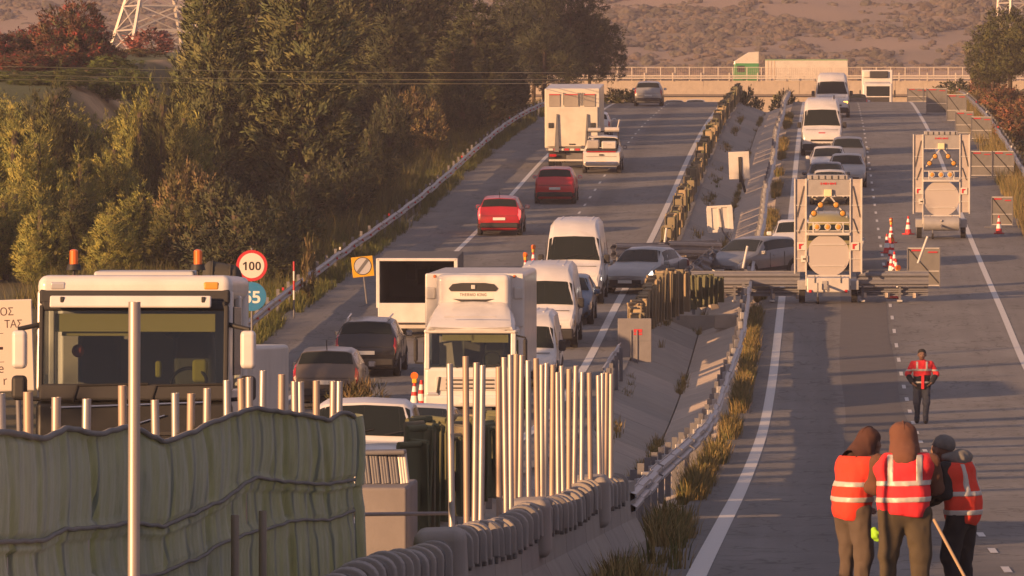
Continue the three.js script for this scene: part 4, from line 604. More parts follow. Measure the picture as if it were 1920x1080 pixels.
{ // refrigerated truck facing the camera
  const t = thing('refrigerated_truck', 'cream refrigerated truck with a cooling unit above its cab, facing the camera', 'truck'), W = 2.5, H = 3.62;
  K().rbox(W, H - .95, 6.6, .12, 0, (H + .95) / 2, -3.6).build('cargo_box', MT.white, t);
  K().rbox(W - .02, 1.35, .12, .05, 0, H - .68, -.30).build('box_front', MT.white, t);
  const cu = K().rbox(1.86, 1.0, .62, .16, 0, H - .52, -.02).build('cooling_unit', MT.white, t);
  K().prism([[-.62, -.04], [-.56, -.11], [.56, -.11], [.62, -.04], [.52, .07], [.3, .1], [-.3, .1], [-.52, .07]], .04, 0, H - .33, .29).build('cooling_grille', MT.chassis, cu); K().rbox(.10, .10, .03, .01, 0, H - .33, .325).build('emblem', MT.alu, cu);
  K().prism([[-.52, .03], [-.3, -.04], [.3, -.04], [.52, .03], [.3, .02], [-.3, .02]], .03, 0, H - .66, .295).build('cooling_slot', MT.chassis, cu);
  face('lettering', 1.0, .13, new THREE.MeshStandardMaterial({ roughness: .5, map: textTex(512, 64, '#d9d5cd', x => { x.fillStyle = '#54483f'; x.font = 'bold 50px sans-serif'; x.textAlign = 'center'; x.fillText('THERMO KING', 256, 50); }) }), cu, 0, H - .525, .293);
  // cab: rounded shell with sloping wind deflector above the screen
  const cabW = 2.3; const cab = K(); cab.rbox(cabW, .86, 1.9, .12, 0, .92, .75).rbox(cabW, .1, 1.9, .05, 0, 2.22, .72).rbox(cabW, 1.3, .3, .1, 0, 1.65, -.18); for (const s of [1, -1]) cab.rbox(.13, .98, .13, .03, s * (cabW / 2 - .08), 1.76, 1.60, -.1).rbox(.08, .3, 1.6, .03, s * (cabW / 2 - .04), 1.32, .8).rbox(.08, .92, .12, .03, s * (cabW / 2 - .04), 1.74, .55); cab.build('cab', MT.white, t);
  const defl = loftBody(1.5, [[0, 2.24, 2.27, 1.06, 2.31, .98], [.12, 2.24, 2.32, 1.10, 2.42, 1.0], [.6, 2.24, 2.5, 1.08, 2.75, .92], [1, 2.24, 2.6, 1.02, 2.95, .80]]); const dm = mesh('wind_deflector', defl.g, MT.white, t); dm.position.z = .95; K().rbox(1.3, .02, .03, .008, 0, 2.58, 1.27, 0, 0, 0).build('deflector_seam', MT.alu, dm).position.z = -.6;
  K().rbox(2.02, .9, .02, .01, 0, 1.77, 1.60, -.12).build('windscreen', MT.pane, t); K().box(2.1, 1.0, .06, 0, 1.7, -.02).box(2.1, .05, 1.6, 0, 1.25, .75).build('cab_interior', MT.interior, t);
  K().rbox(.92, .2, .02, .008, .48, 2.04, 1.48).rbox(.8, .15, .02, .008, -.3, 2.06, 1.48).build('sun_visor', MT.curtain, t); K().rbox(.62, .8, .03, .01, -.5, 1.72, .9, 0, .1, 0).build('document_board', std([.42, .40, .38], .8), t); K().rbox(.5, .8, .5, .12, .55, 1.6, .3).build('seat', MT.interior, t); K().add(new THREE.TorusGeometry(.22, .02, 8, 20), .5, 1.5, 1.1, -.6).build('steering_wheel', MT.plastic, t);
  K().rbox(1.7, .34, .06, .03, 0, .92, 1.70).build('grille', std([.50, .48, .45], .6), t); for (const y of [.82, .92, 1.02]) K().rbox(1.2, .035, .03, .01, 0, y, 1.735).build('grille_slat', MT.chassis, t);
  for (const s of [1, -1]) { K().rbox(.32, .2, .1, .05, s * .92, .62, 1.70).build('headlight', MT.lens, t); K().rbox(.07, .5, .05, .03, s * .78, .85, 1.72, 0, 0, s * .15).build('air_vent', MT.chassis, t); const m = K().rbox(.10, .58, .2, .05, s * 1.36, 1.75, 1.5).build('wing_mirror', MT.chassis, t); K().bar(V(s * 1.12, 2.12, 1.5), V(s * 1.38, 2.06, 1.5), .022).bar(V(s * 1.12, 1.42, 1.5), V(s * 1.38, 1.44, 1.5), .022).build('mirror_arm', MT.plastic, m); K().rbox(.03, .5, .6, .01, s * (cabW / 2 + .005), 1.75, 1.05).build('side_window', MT.glass, t); }
  K().rbox(2.3, .3, .3, .08, 0, .5, 1.62).build('bumper', MT.white, t); K().rbox(.5, .12, .02, .005, 0, .5, 1.79).build('number_plate', MT.plate, t); K().rbox(1.1, .2, 7, .02, 0, .75, -2.6).build('chassis', MT.chassis, t);
  for (const s of [1, -1]) { K().rbox(.24, .3, .08, .06, s * 1.1, H - .5, -.23).build('corner_vent', MT.alu, t); K().sph(.04, s * 1.0, H - .08, -.23).build('marker_light', MT.orangeLens, t); }
  for (const x of [.3, -.35]) K().bar(V(x, 1.33, 1.68), V(x + .5, 1.42, 1.68), .012, 4).build('wiper', MT.plastic, t);
  axleWheels(t, 2.3, [.8, -4.8], .42, true); R(t, 153.5, own(880, 151.5), 1);
}
{ // big truck nearest on the left
  const t = thing('heavy_truck', 'big white truck cab with two amber beacons behind the netting fence', 'truck'), W = 2.5;
  const shell = K(); shell.rbox(W, .30, 2.1, .13, 0, 3.36, -.1).rbox(W, 3.0, .2, .08, 0, 2.0, -1.1); for (const s of [1, -1]) shell.rbox(.08, 1.2, .2, .035, s * (W / 2 - .04), 2.72, .86, -.09).rbox(.08, .9, 2.0, .03, s * (W / 2 - .04), 1.7, -.1).rbox(.09, 1.1, .14, .03, s * (W / 2 - .045), 2.72, -.2); shell.build('cab_shell', MT.white, t);
  K().rbox(1.3, .10, .5, .04, .05, 3.52, .1, .04).build('roof_hatch', std([.45, .46, .48], .5), t);
  K().rbox(W - .06, .18, .08, .04, 0, 3.25, .93, -.25).build('visor_band', MT.chassis, t);
  K().rbox(2.06, .15, .05, .03, -.03, 3.19, 1.12, -.35).build('sun_visor', MT.white, t); for (const s of [1, -1]) K().rbox(.05, .1, .3, .01, s * .9, 3.2, 1.0).build('visor_bracket', MT.plastic, t);
  for (const s of [-1, 1]) { K().rbox(.2, .1, .06, .03, s * .98, 3.38, .93).build('marker_light', s < 0 ? MT.lens : MT.amber, t); }
  K().rbox(2.32, 1.0, .02, .01, 0, 2.63, 1.03, -.10).build('windscreen', MT.pane, t); K().rbox(2.36, .12, .07, .04, 0, 3.14, .98, -.1).rbox(.06, 1.04, .07, .02, -1.18, 2.63, 1.04, -.1).rbox(.06, 1.04, .07, .02, 1.18, 2.63, 1.04, -.1).rbox(2.4, .2, .08, .04, 0, 2.11, 1.09, -.1).build('windscreen_frame', MT.chassis, t);
  K().box(2.3, 1.4, .06, 0, 2.5, -.9).box(2.3, .06, 1.7, 0, 2.0, -.05).box(2.3, .06, 1.8, 0, 3.12, -.05).build('cab_interior', std([.30, .29, .26], .9), t);
  K().rbox(2.05, .22, .02, .008, 0, 2.94, .86, -.1).build('curtain', MT.curtain, t); K().rbox(1.0, .1, .02, .008, -.45, 2.83, .79, -.1).build('curtain_flap', MT.curtain, t); K().rbox(.55, .9, .25, .1, -.62, 2.4, -.4).rbox(.55, .9, .25, .1, .62, 2.4, -.4).build('seats', std([.16, .155, .15], .9), t); K().add(new THREE.TorusGeometry(.23, .022, 8, 24), .65, 2.22, .55, -.7).build('steering_wheel', MT.plastic, t);
  K().sph(.11, .46, 2.86, .62, 1.3, 1, .8).build('hanging_cap', MT.rubber, t); K().rbox(.2, .28, .12, .05, .78, 2.36, .4).rbox(.08, .2, .08, .03, .25, 2.38, .45).build('yellow_jacket', std([.55, .48, .10], .9), t); K().sph(.08, -.78, 2.6, .5).build('pennant', std([.5, .12, .08], .8), t);
  K().rbox(W, .86, .3, .08, 0, 1.58, .95, -.03).build('front_panel', std([.012, .012, .0125], .45, 0, { map: dirtT }), t); K().rbox(2.0, .022, .02, .006, -.05, 1.96, 1.125, 0, 0, .035).rbox(1.7, .022, .02, .006, .05, 1.36, 1.12, 0, 0, .01).rbox(.85, .018, .02, .006, -.0, 1.72, 1.122, 0, 0, .28).build('chrome_strip', MT.chrome, t);
  for (const y of [1.5, 1.62]) K().rbox(1.5, .05, .03, .01, 0, y, 1.11).build('grille_slat', MT.plastic, t);
  for (const x of [-.2, .8]) { K().bar(V(x - .5, 2.19, 1.12), V(x + .4, 2.21, 1.12), .016, 5).bar(V(x - .5, 2.19, 1.12), V(x - .56, 2.0, 1.14), .02, 5).build('wiper', MT.rubber, t); }
  K().rbox(W, .62, .4, .1, 0, .88, .95).build('bumper', std([.42, .41, .40], .5, 0, { map: dirtT }), t); for (const s of [1, -1]) K().rbox(.4, .2, .06, .04, s * .92, .92, 1.14).build('headlight', MT.lens, t); K().rbox(.52, .12, .02, .005, 0, .78, 1.16).build('number_plate', MT.plate, t);
  for (const s of [1, -1]) {
    const m1 = K().rbox(.2, .46, .14, .06, s * 1.46, 2.62, 1.02).build('wing_mirror', MT.whiteVan, t); K().rbox(.16, .4, .012, .004, s * 1.46, 2.62, .945).build('mirror_glass', MT.glass, m1); K().rbox(.2, .3, .14, .06, s * 1.46, 2.16, 1.02).build('lower_mirror', MT.plastic, t); K().bar(V(s * 1.2, 2.92, .95), V(s * 1.48, 2.86, 1.02), .03).bar(V(s * 1.2, 2.02, .95), V(s * 1.46, 2.04, 1.02), .025).build('mirror_arm', MT.plastic, m1);
    K().rbox(.03, .82, .86, .01, s * (W / 2 + .0), 2.72, .42).build('side_window', MT.glass, t);
    const b = part('beacon', t); K().cyl(.055, .055, .16, 0, .14, 0).sph(.055, 0, .22, 0, 1, .5, 1).build('lens', MT.orangeLens, b); K().cyl(.08, .1, .07, 0, .03, 0).bar(V(0, 0, 0), V(0, -.1, 0), .02).build('base', MT.plastic, b); b.position.set(s * .8 - .06, 3.58, .3);
  }
  K().rbox(2.5, 1.5, 5.2, .06, 0, 1.9, -4.2).build('tipper_body', MT.alu, t); K().rbox(1.0, .25, 8, .02, 0, .85, -3.3).build('chassis', MT.chassis, t); axleWheels(t, 2.5, [.0, -3.9, -5.3], .52, true);
  t.scale.x = .94; R(t, 74.2, own(246, 73), 1);
  const roll = tag(K().add(new THREE.CapsuleGeometry(.2, .55, 6, 14), 0, 0, 0, 0, 0, Math.PI / 2 - .12).add(new THREE.TorusGeometry(.205, .014, 6, 18), .2, -.02, 0, 0, Math.PI / 2).add(new THREE.TorusGeometry(.205, .014, 6, 18), -.22, .03, 0, 0, Math.PI / 2).build('tarpaulin_roll', MT.tarp), 'dark rolled tarpaulin on the right of the big truck roof', 'tarpaulin'); roll.position.set(pxX(417, 76), pxY(519, 76), -76); roll.scale.set(.52, .85, 1);
}
{ // truck near the crest with a dark opening above the cab
  const t = thing('freight_truck', 'white truck with a dark roof opening at the top of the right carriageway', 'truck'), W = 2.45, H = 4.0;
  K().rbox(W, H - 1, 6, .06, 0, (H + 1) / 2, -3.4).build('cargo_box', MT.white, t); K().rbox(2.4, 2.1, 1.8, .14, 0, 1.75, .6).build('cab', MT.white, t); const w = K().rbox(1.85, .8, .03, .02, .05, 2.2, 1.5).build('windscreen', MT.glass, t); K().rbox(1.9, .85, .04, .03, 0, 1.3, 1.5).build('front_panel', MT.chassis, t);
  K().rbox(1.5, .55, .3, .08, .12, 3.62, -.35).build('cooling_unit', MT.chassis, t); K().rbox(.6, .5, .34, .1, -.85, 3.62, -.35).build('vent_cover', MT.cream, t); K().rbox(2.1, .3, .7, .1, 0, 2.8, .4, .3).build('wind_deflector', MT.white, t);
  for (const s of [1, -1]) { K().rbox(.4, .3, .1, .06, s * .9, .95, 1.5).build('headlight', MT.lens, t); K().rbox(.12, .6, .2, .05, s * 1.38, 2.0, 1.2).build('wing_mirror', MT.chassis, t); }
  K().rbox(2.3, .3, .2, .06, 0, .6, 1.5).build('bumper', MT.white, t); axleWheels(t, 2.3, [.6, -4.6], .48, true); R(t, 492, own(1645, 490), 1); t.position.y += .35;
}
{ // truck crossing the bridge
  const d = 645, t = thing('articulated_truck', 'truck with a green cab and cream trailer crossing the bridge', 'truck'), yb = EYE + 7.15, X = px => (px - 960) * d / FOC; t.position.set(X(1375), yb, -d);
  const yt = pxY(98, d) - yb, yg = pxY(120, d) - yb, cw = X(1421) - X(1375);
  K().prism([[.02, .5], [0, yg * .62], [.12, yg], [cw, yg], [cw, .5]], 2.4, 0, 0, 0, 0, 0, 0, .05).build('cab', MT.green, t); K().prism([[.06, yg], [.12, yg + .25], [cw * .6, yt - .08], [cw, yt], [cw, yg]], 2.2, 0, 0, 0, 0, 0, 0, .05).build('wind_deflector', MT.cream, t);
  K().rbox(.8, .7, 2.42, .03, .75, yg - .55, 0).build('side_window', MT.glass, t); const x0 = X(1434) - X(1375), x1 = X(1588) - X(1375), th = pxY(113, d) - yb;
  K().rbox(x1 - x0, th - 1.05, 2.5, .05, (x0 + x1) / 2, (th + 1.05) / 2, 0).build('trailer', MT.cream, t); K().rbox(x1 - x0, .14, 2.52, .04, (x0 + x1) / 2, th + .0, 0).build('trailer_top', std([.20, .34, .16], .7), t); for (let i = 0; i < 3; i++) K().box(.06, th - 1.2, .04, x0 + .25 + i * .35, (th + 1.1) / 2, 1.27).build('trailer_rib', std([.6, .45, .3], .7), t);
  K().rbox(x1, .25, 1, .02, x1 / 2, .85, 0).build('chassis', MT.chassis, t); for (const x of [1.0, 3.2, x1 - 1.2, x1 - 2.4]) for (const s of [1, -1]) { const g = wheel(t, x, s * 1.05, .48, .3); g.rotation.y = Math.PI / 2; }
}

// ---------------------------------------------------------------- sign trailers
function signTrailer(label) {
  const t = thing('sign_trailer', label, 'trailer'); const fr = MT.alu, H = 4.2;
  const perf = std([.52, .46, .41], .55, .15, { map: metalT });
  for (const s of [1, -1]) {
    K().rbox(.40, 3.12, .035, .01, s * .93, 2.62, 0).build('side_panel', perf, t);
    for (const e of [.74, 1.12]) K().rbox(.05, e < 1 ? 3.6 : 3.2, .09, .01, s * e, e < 1 ? 2.4 : 2.6, .03).build('upright', fr, t);
    for (const y of [1.5, 2.44, 3.3]) K().box(.36, .03, .03, s * .93, y, .035).build('panel_brace', fr, t);
    const k = K(); k.bar(V(s * .82, 3.95, .05), V(s * 1.06, 2.9, .05), .014, 6); k.bar(V(s * .82, 2.86, .05), V(s * 1.0, 2.36, .05), .014, 6); k.build('diagonal_brace', MT.chassis, t);
    const sq = K().rbox(.27, .27, .03, .01, s * .90, 1.92, .05).build('arrow_plate', MT.signWhite, t); K().prism([[-.09, .09], [.09, .09], [.0, .02], [-.02, .02], [-.02, -.09], [-.09, -.09]], .012, s * .90, 1.92, .073).build('red_arrow', MT.signRed, sq);
  }
  const lp = K().rbox(.22, .22, .03, .01, -.80, 1.50, .06).build('small_plate', MT.signWhite, t); K().box(.10, .05, .012, -.80, 1.5, .082).build('mark', MT.signInk, lp);
  const board = K().rbox(1.42, .52, .04, .01, 0, 3.90, .01).build('header_board', std([.40, .385, .37], .55, .2, { map: metalT }), t);
  const k = K(); for (let i = 0; i < 7; i++) k.box(.035 + .02 * (i % 3), .07 - .015 * (i % 2), .012, -.24 + i * .08, 4.03, .04); k.build('red_lettering', MT.signRed, board);
  const top = K().rbox(1.36, .16, .25, .03, -.02, 4.24, -.12).build('top_box', MT.signBack, t); for (let i = 0; i < 6; i++) K().box(.03, .12, .02, -.55 + i * .22, 4.24, .02).build('top_rib', MT.chassis, top);
  K().rbox(.26, .24, .14, .02, -.01, 3.72, .09).build('flash_lamp', std([.82, .70, .42], .5), t);
  for (const s of [1, -1]) {
    const a = V(s * .02, 3.66, .06), b = V(s * .62, 2.90, .06), arm = K().beam(a, b, .07, .05).build('arrow_arm', MT.alu, t); K().beam(V(s * .02, 3.66, .06), V(-s * .22, 3.62, .06), .05, .05).build('arm_stub', MT.alu, arm);
    for (const q of [.45, .82]) { const p = V(0, 0, 0).lerpVectors(a, b, q), l = part('lamp', t); l.position.set(p.x - s * .03, p.y, .10); const c = K().cyl(.112, .112, .07, 0, 0, 0, Math.PI / 2, 0, 0, 20).build('lamp_body', MT.plastic, l); const g = K().sph(.088, 0, 0, .03, 1, 1, .35, 16).build('lens', MT.amber, l); }
  }
  for (let i = 0; i < 3; i++) { const l = part('lamp', t); l.position.set(-.38 + i * .36, 2.58, .09); K().cyl(.112, .112, .07, 0, 0, 0, Math.PI / 2, 0, 0, 20).build('lamp_body', MT.alu, l); K().sph(.088, 0, 0, .03, 1, 1, .35, 16).build('lens', MT.amber, l); }
  for (const y of [2.72, 2.44]) K().rbox(1.4, .04, .05, .01, 0, y, .04).build('lamp_rail', MT.alu, t); K().rbox(1.46, .10, .12, .02, 0, 2.34, .06).build('cross_beam', fr, t); for (const x of [-.5, .5]) K().rbox(.05, .34, .05, .01, x, 2.55, .06).build('lamp_post', fr, t);
  K().box(1.44, .04, .05, 0, 3.62, .02).build('board_edge', fr, t);
  const disc = K().cyl(.72, .72, .03, 0, 1.62, .0, Math.PI / 2, 0, 0, 48).build('round_panel', std([.44, .40, .375], .65), t); for (const y of [1.26, 1.98]) K().box(1.3 * Math.sqrt(1 - ((y - 1.62) / .72) ** 2) * .98, .03, .03, 0, y, .03).build('panel_rib', fr, disc); K().rbox(.10, 1.4, .05, .01, -.08, 1.62, -.05).build('back_post', MT.steelDull, t);
  K().rbox(1.42, .06, .06, .01, 0, .93, .02).build('frame_rail', fr, t);
  const base = K().rbox(1.44, .50, 1.5, .05, 0, .62, -.6).build('chassis_box', MT.alu, t); K().rbox(.2, .3, .05, .02, -.12, .62, .17).build('control_box', MT.signBack, base); K().bar(V(-.45, .7, .17), V(-.45, .95, .17), .02).bar(V(.42, .7, .17), V(.42, .95, .17), .02).build('clamp', MT.steelDull, base); K().bar(V(0, .6, .15), V(0, .5, 1.3), .045).build('draw_bar', MT.steelDull, t);
  for (const s of [1, -1]) { wheel(t, s * .88, -.5, .34, .2); K().rbox(.3, .07, .8, .03, s * .88, .74, -.5).rbox(.3, .3, .06, .02, s * .88, .6, -.12).build('mudguard', MT.signBack, t); K().rbox(.1, .1, .05, .02, s * .6, .42, .18).build('reflector', MT.redRefl, t); }
  const jw = part('jockey_wheel', t); jw.position.set(-.35, .12, .35); const ty = mesh('tyre', tyreG, MT.rubber, jw); ty.scale.set(.08, .12, .12); K().bar(V(0, .05, 0), V(0, .6, 0), .025).build('jack_post', MT.chrome, jw);
  return t;
}
const st1 = signTrailer('nearer of two tall silver lamp sign trailers, joined to the steel cross barrier'); R(st1, 206, own(1553, 206), 1);
const st2 = copy(st1, 'sign_trailer', 'farther silver lamp sign trailer standing alone on the right lane beside a cone'); R(st2, 246, own(1765, 246), 1); { const k = K().cyl(.28, .28, 1.4, 0, .62, .25, 0, 0, Math.PI / 2, 20).sph(.05, 0, .75, .52).build('water_drum', MT.signBack, st2); }
// ---------------------------------------------------------------- steel cross barriers
const barM = std([.24, .245, .27], .6, .3, { map: metalT });
function crossBarrier(label, A, B, n, rods) {
  const t = thing('cross_barrier', label, 'steel barrier', A); const dir = V(0, 0, 0).subVectors(B, A), L = dir.length(), e = L / n, g1 = wbeam(e * .995); t.rotation.order = 'YXZ'; t.rotation.set(0, Math.atan2(dir.x, dir.z), 0); const ry = 0, sl = Math.asin(dir.y / L);
  const post = K().box(.10, .62, .07, 0, .31, 0).geo(), foot = K().rbox(.5, .06, .16, .015, 0, .05, 0).geo(), box = K().rbox(.14, .18, .12, .02, 0, 0, 0).geo(), cap = K().rbox(.05, .04, .26, .01, 0, 0, 0).geo(); const r = rng(L * 100 | 0);
  for (let i = 0; i < n; i++) for (const [h, f] of [[.80, 1], [.36, 1], [.80, -1]]) { const m = mesh('rail_section', g1, barM, t); m.position.set(f * .10, h + (i + .5) * dir.y / n, (i + .5) * e); m.rotation.set(-sl, f < 0 ? Math.PI : 0, 0); if (f < 0) m.rotation.x *= -1; m.scale.set(1.2, h < .5 ? .95 : 1.7, 1); }
  for (let z = .2, i = 0; z < L; z += .42, i++) { const y = z / L * dir.y; if (i % 3 === 0) { const p = mesh('post', post, MT.steelDull, t); p.position.set(0, y, z); const f = mesh('foot', foot, MT.alu, t); f.position.set(0, y, z); } const b = mesh('spacer', box, MT.tube, t); b.position.set(.02, y + (i % 2 ? .60 : .20) + .05 * r(), z + .1 * r()); b.rotation.y = r(); if (i % 4 === 1) { const c = mesh('top_cap', cap, MT.signWhite, t); c.position.set(.08, y + 1.0, z); } }
  return t;
}
crossBarrier('steel cross barrier reaching from the median to the near sign trailer', at(206.5, own(1296, 206.5)), at(206.5, own(1500, 206.5)), 1);
crossBarrier('steel cross barrier right of the near sign trailer across the closed lane', at(206.6, own(1606, 206.6)), at(206.6, own(1741, 206.6)), 1);
crossBarrier('steel cross barrier behind the silver crossing car', at(223, own(1150, 223)), at(226, own(1348, 226)), 2);
crossBarrier('short steel barrier lying along the median beside the crossing cars', at(207.5, own(1290, 207.5)), at(222, own(1342, 222)), 3);
{
  const rod = (px, py, qx, qy, d, l) => tag(K().bar(V(pxX(px, d), pxY(py, d), -d), V(pxX(qx, d), pxY(qy, d), -d - .2), .045, 10).build('steel_rod', MT.alu), l, 'rod');
  rod(1393, 503, 1402, 462, 206.3, 'leaning pale rod before the dark crossing car'); rod(1607, 492, 1621, 446, 206.3, 'leaning pale rod right beside the near sign trailer'); rod(1721, 494, 1740, 444, 206.3, 'leaning pale rod in front of the grey mesh panel'); rod(1244, 470, 1250, 428, 226, 'upright pale rod beside the pleated drape on the far barrier');
  const w = thing('pleated_board', 'pale pleated board standing at the left median rail beyond the far barrier', 'board', at(229, own(1272, 229))); const k = K(); for (let i = 0; i < 7; i++) k.rbox(.09, .88 - .06 * i * .5, .05, .02, -.3 + i * .095, .46, .02 * (i % 2), 0, .3 * (i % 2 ? 1 : -1)); k.build('pleats', MT.concreteWarm, w); K().box(.5, .05, .3, 0, .03, -.05).build('foot', MT.steelDull, w);
  // loose spacer blocks and rail ends heaped at the corner
  const sp = K().prism([[-.12, -.1], [.12, -.1], [.1, .12], [-.1, .12]], .2, 0, .12, 0, 0, 0, 0, .02).geo(); const r = rng(4); for (let i = 0; i < 12; i++) { const o = tag(mesh('spacer_block', sp, i % 3 ? MT.tube : MT.alu), 'loose metal spacer block in the heap at the median end of the cross barrier', 'block', 'spacer blocks heaped at the barrier corner'); o.position.copy(at(204.4 + 1.0 * r(), own(1290 + 62 * (i / 12), 205), -.05 + .5 * r() * (i % 2))); o.rotation.set(r() * .5, r() * 3, r() * .5); }
  const c = tag(K().rbox(.75, .5, .6, .05, 0, .25, 0).build('kerb_block', MT.concreteWarm), 'sunlit concrete block at the end of the drain under the cross barrier', 'block'); c.position.copy(at(200, own(1361, 200), -.45)); c.rotation.y = YAW;
  struct(K().box(3.4, .5, .5, 0, 0, 0).build('drain_headwall', MT.concrete)).position.copy(at(203, -2.6, -.45));
}
// ---------------------------------------------------------------- cones, mesh panels, signs
const coneProto = (() => { const g = new THREE.Group(); return g; })();
function makeCone(label, d, v, lamp, group, h = .75, lean = 0) {
  const t = thing('traffic_cone', label, 'traffic cone', at(d, v), group); K().rbox(.38, .05, .38, .02, 0, .025, 0).build('base', MT.coneRed, t);
  const rad = y => lerp(.145, .03, y / h); for (const [a, b, m, n] of [[.05, .22, MT.coneRed, 'red_band'], [.22, .40, MT.coneWhite, 'white_band'], [.40, .50, MT.coneRed, 'red_band'], [.50, .64, MT.coneWhite, 'white_band'], [.64, h, MT.coneRed, 'red_tip']]) K().cyl(rad(b), rad(a), b - a, 0, (a + b) / 2, 0, 0, 0, 0, 20).build(n, m, t);
  if (lamp) { const l = part('warning_lamp', t); l.position.y = h; K().rbox(.12, .12, .08, .02, 0, .03, 0).build('battery_box', MT.signYellow, l); K().cyl(.095, .095, .07, 0, .16, 0, Math.PI / 2, 0, 0, 20).build('lens', MT.orangeLens, l); }
  t.rotation.y = d; t.rotation.z = lean; return t;
}
makeCone('red and white cone in front of the refrigerated truck with no lamp', 158, own(790, 158), false);
makeCone('cone with an amber lamp just left of the truck front, behind the white work pickup', 157, own(777, 157), true);
makeCone('left cone of the lamp topped pair beside the first tall white van', 219, own(985, 219), true); makeCone('right cone of the lamp topped pair beside the first tall white van', 224, own(1000, 224), true);
makeCone('lone cone standing before the farther sign trailer on the open lane', 249, own(1703, 249), false); makeCone('cone on the right shoulder in front of a grey mesh panel', 249.5, own(1873, 249.5), false);
makeCone('rear lamp topped cone of the row behind the right cross barrier', 243, own(1671, 243), true); makeCone('plain cone of the row behind the right cross barrier', 236, own(1663, 236), false); makeCone('second lamp topped cone of the row behind the right cross barrier', 231, own(1673, 231), true);
[[227, 1669], [224, 1677], [221, 1671], [219, 1680], [216, 1675], [214, 1682]].forEach(([d, x]) => makeCone('cone close behind the right cross barrier in the middle of the row', d, own(x, d), false, 'middle cones behind the right cross barrier'));
makeCone('front cone with a big amber lamp behind the right cross barrier', 211, own(1684, 211), true); makeCone('low cone with an amber lamp seen through the right cross barrier', 208.6, own(1676, 208.6), true);
function meshPanel(label, px, d, w, h, group) {
  const t = thing('mesh_panel', label, 'barrier panel', at(d, own(px, d)), group), k = K(); for (const s of [1, -1]) K().rbox(.045, h, .045, .008, s * w / 2, h / 2 + .05, 0).build('post', MT.steelDull, t); for (const y of [.08, h * .42, h]) K().box(w, .035, .035, 0, y + .04, 0).build('rail', MT.alu, t); K().bar(V(-w * .46, h, .02), V(w * .46, .2, .02), .016, 6).build('diagonal', MT.chassis, t);
  K().box(w - .05, h - .06, .012, 0, h / 2 + .06, -.01).build('sheet', MT.meshGrey, t); K().rbox(w * .36, .06, .02, .01, -w * .2, h - .04, .012).rbox(w * .3, .05, .02, .01, w * .28, h - .10, .012).build('red_strip', MT.signRed, t); K().box(.6, .04, .3, -w / 2, .02, 0).build('foot', MT.steelDull, t); t.rotation.y = YAW * .5; return t;
}
meshPanel('grey mesh panel right of the cross barrier, in front of all other panels', 1732, 214, 1.12, 1.38); meshPanel('grey mesh panel behind the shoulder cone', 1879, 254, .86, 1.22);
meshPanel('left panel of the joined mesh pair right of the farther sign trailer', 1840, 293, 1.0, 1.22); meshPanel('right panel of the joined mesh pair right of the farther sign trailer', 1881, 293, 1.0, 1.22);
[[1808, 341, 1.0], [1840, 333, 1.1]].forEach(([x, d, w], i) => meshPanel(i ? 'mesh panel touching the grass above the joined panel pair' : 'mesh panel above the right side of the farther sign trailer', x, d, w, 1.25)); [[1793, 363, 1.15], [1756, 380, 1.25]].forEach(([x, d, w], i) => meshPanel(i ? 'upper left panel of the mesh panels stepping down the shoulder below the bridge' : 'middle panel of the mesh panels stepping down the shoulder below the bridge', x, d, w, 1.6)); meshPanel('dark mesh panel on the crest against the sunlit bridge', 1716, 440, 1.15, 1.0); meshPanel('dark mesh panel on the crest right of the other dark panel', 1742, 440, 1.0, .95);
{ // round signs on one post
  const d = 173, t = thing('speed_sign', 'post with a red ringed 100 disc above a blue 65 disc', 'road sign', at(d, own(472, d))); const y1 = pxY(498, d) - t.position.y, y2 = pxY(556, d) - t.position.y;
  K().bar(V(0, -.2, -.05), V(0, y1 + .5, -.05), .035, 10).build('post', MT.steelDull, t); const a = K().cyl(.44, .44, .02, 0, y1, 0, Math.PI / 2, 0, 0, 48).build('upper_disc', MT.signRed, t), b = K().cyl(.41, .41, .02, 0, y2, 0, Math.PI / 2, 0, 0, 48).build('lower_disc', MT.signBlue, t); K().cyl(.355, .355, .02, 0, y1, .006, Math.PI / 2, 0, 0, 48).build('white_field', MT.signWhite, a);
  const num = (txt, fg, bg, r, y, z, p, fs) => { const m = mesh('numerals', new THREE.CircleGeometry(r, 48), new THREE.MeshStandardMaterial({ roughness: .5, map: textTex(256, 256, bg, x => { x.fillStyle = fg; x.font = `bold ${fs}px sans-serif`; x.textAlign = 'center'; x.textBaseline = 'middle'; x.fillText(txt, 128, 134); }) }), p); m.position.set(0, y, z); };
  num('100', '#1b1718', '#dcd4c8', .345, y1, .0185, a, 122); num('65', '#e4ded4', '#2a78a8', .40, y2, .0125, b, 150);
}
{ // yellow plate with a round cancelled sign
  const d = 205, t = thing('road_sign', 'tilted yellow plate with a grey striped disc on the left guard rail', 'road sign', V(pxX(680, d), pxY(500, d), -d)); K().rbox(.72, .68, .02, .02, 0, 0, 0).build('plate', MT.signYellow, t); K().cyl(.30, .30, .02, 0, .02, .004, Math.PI / 2, 0, 0, 40).build('disc_rim', MT.signInk, t); K().cyl(.275, .275, .02, 0, .02, .008, Math.PI / 2, 0, 0, 40).build('disc', std([.50, .50, .52], .5), t); K().box(.10, .53, .006, 0, .02, .022, 0, 0, -.75).build('stripe', std([.16, .16, .17], .6), t); K().bar(V(0, .2, -.03), V(.02, pxY(570, d) - pxY(500, d), -.03), .03).build('post', MT.steelDull, t); t.rotation.set(0, .1, .10);
}
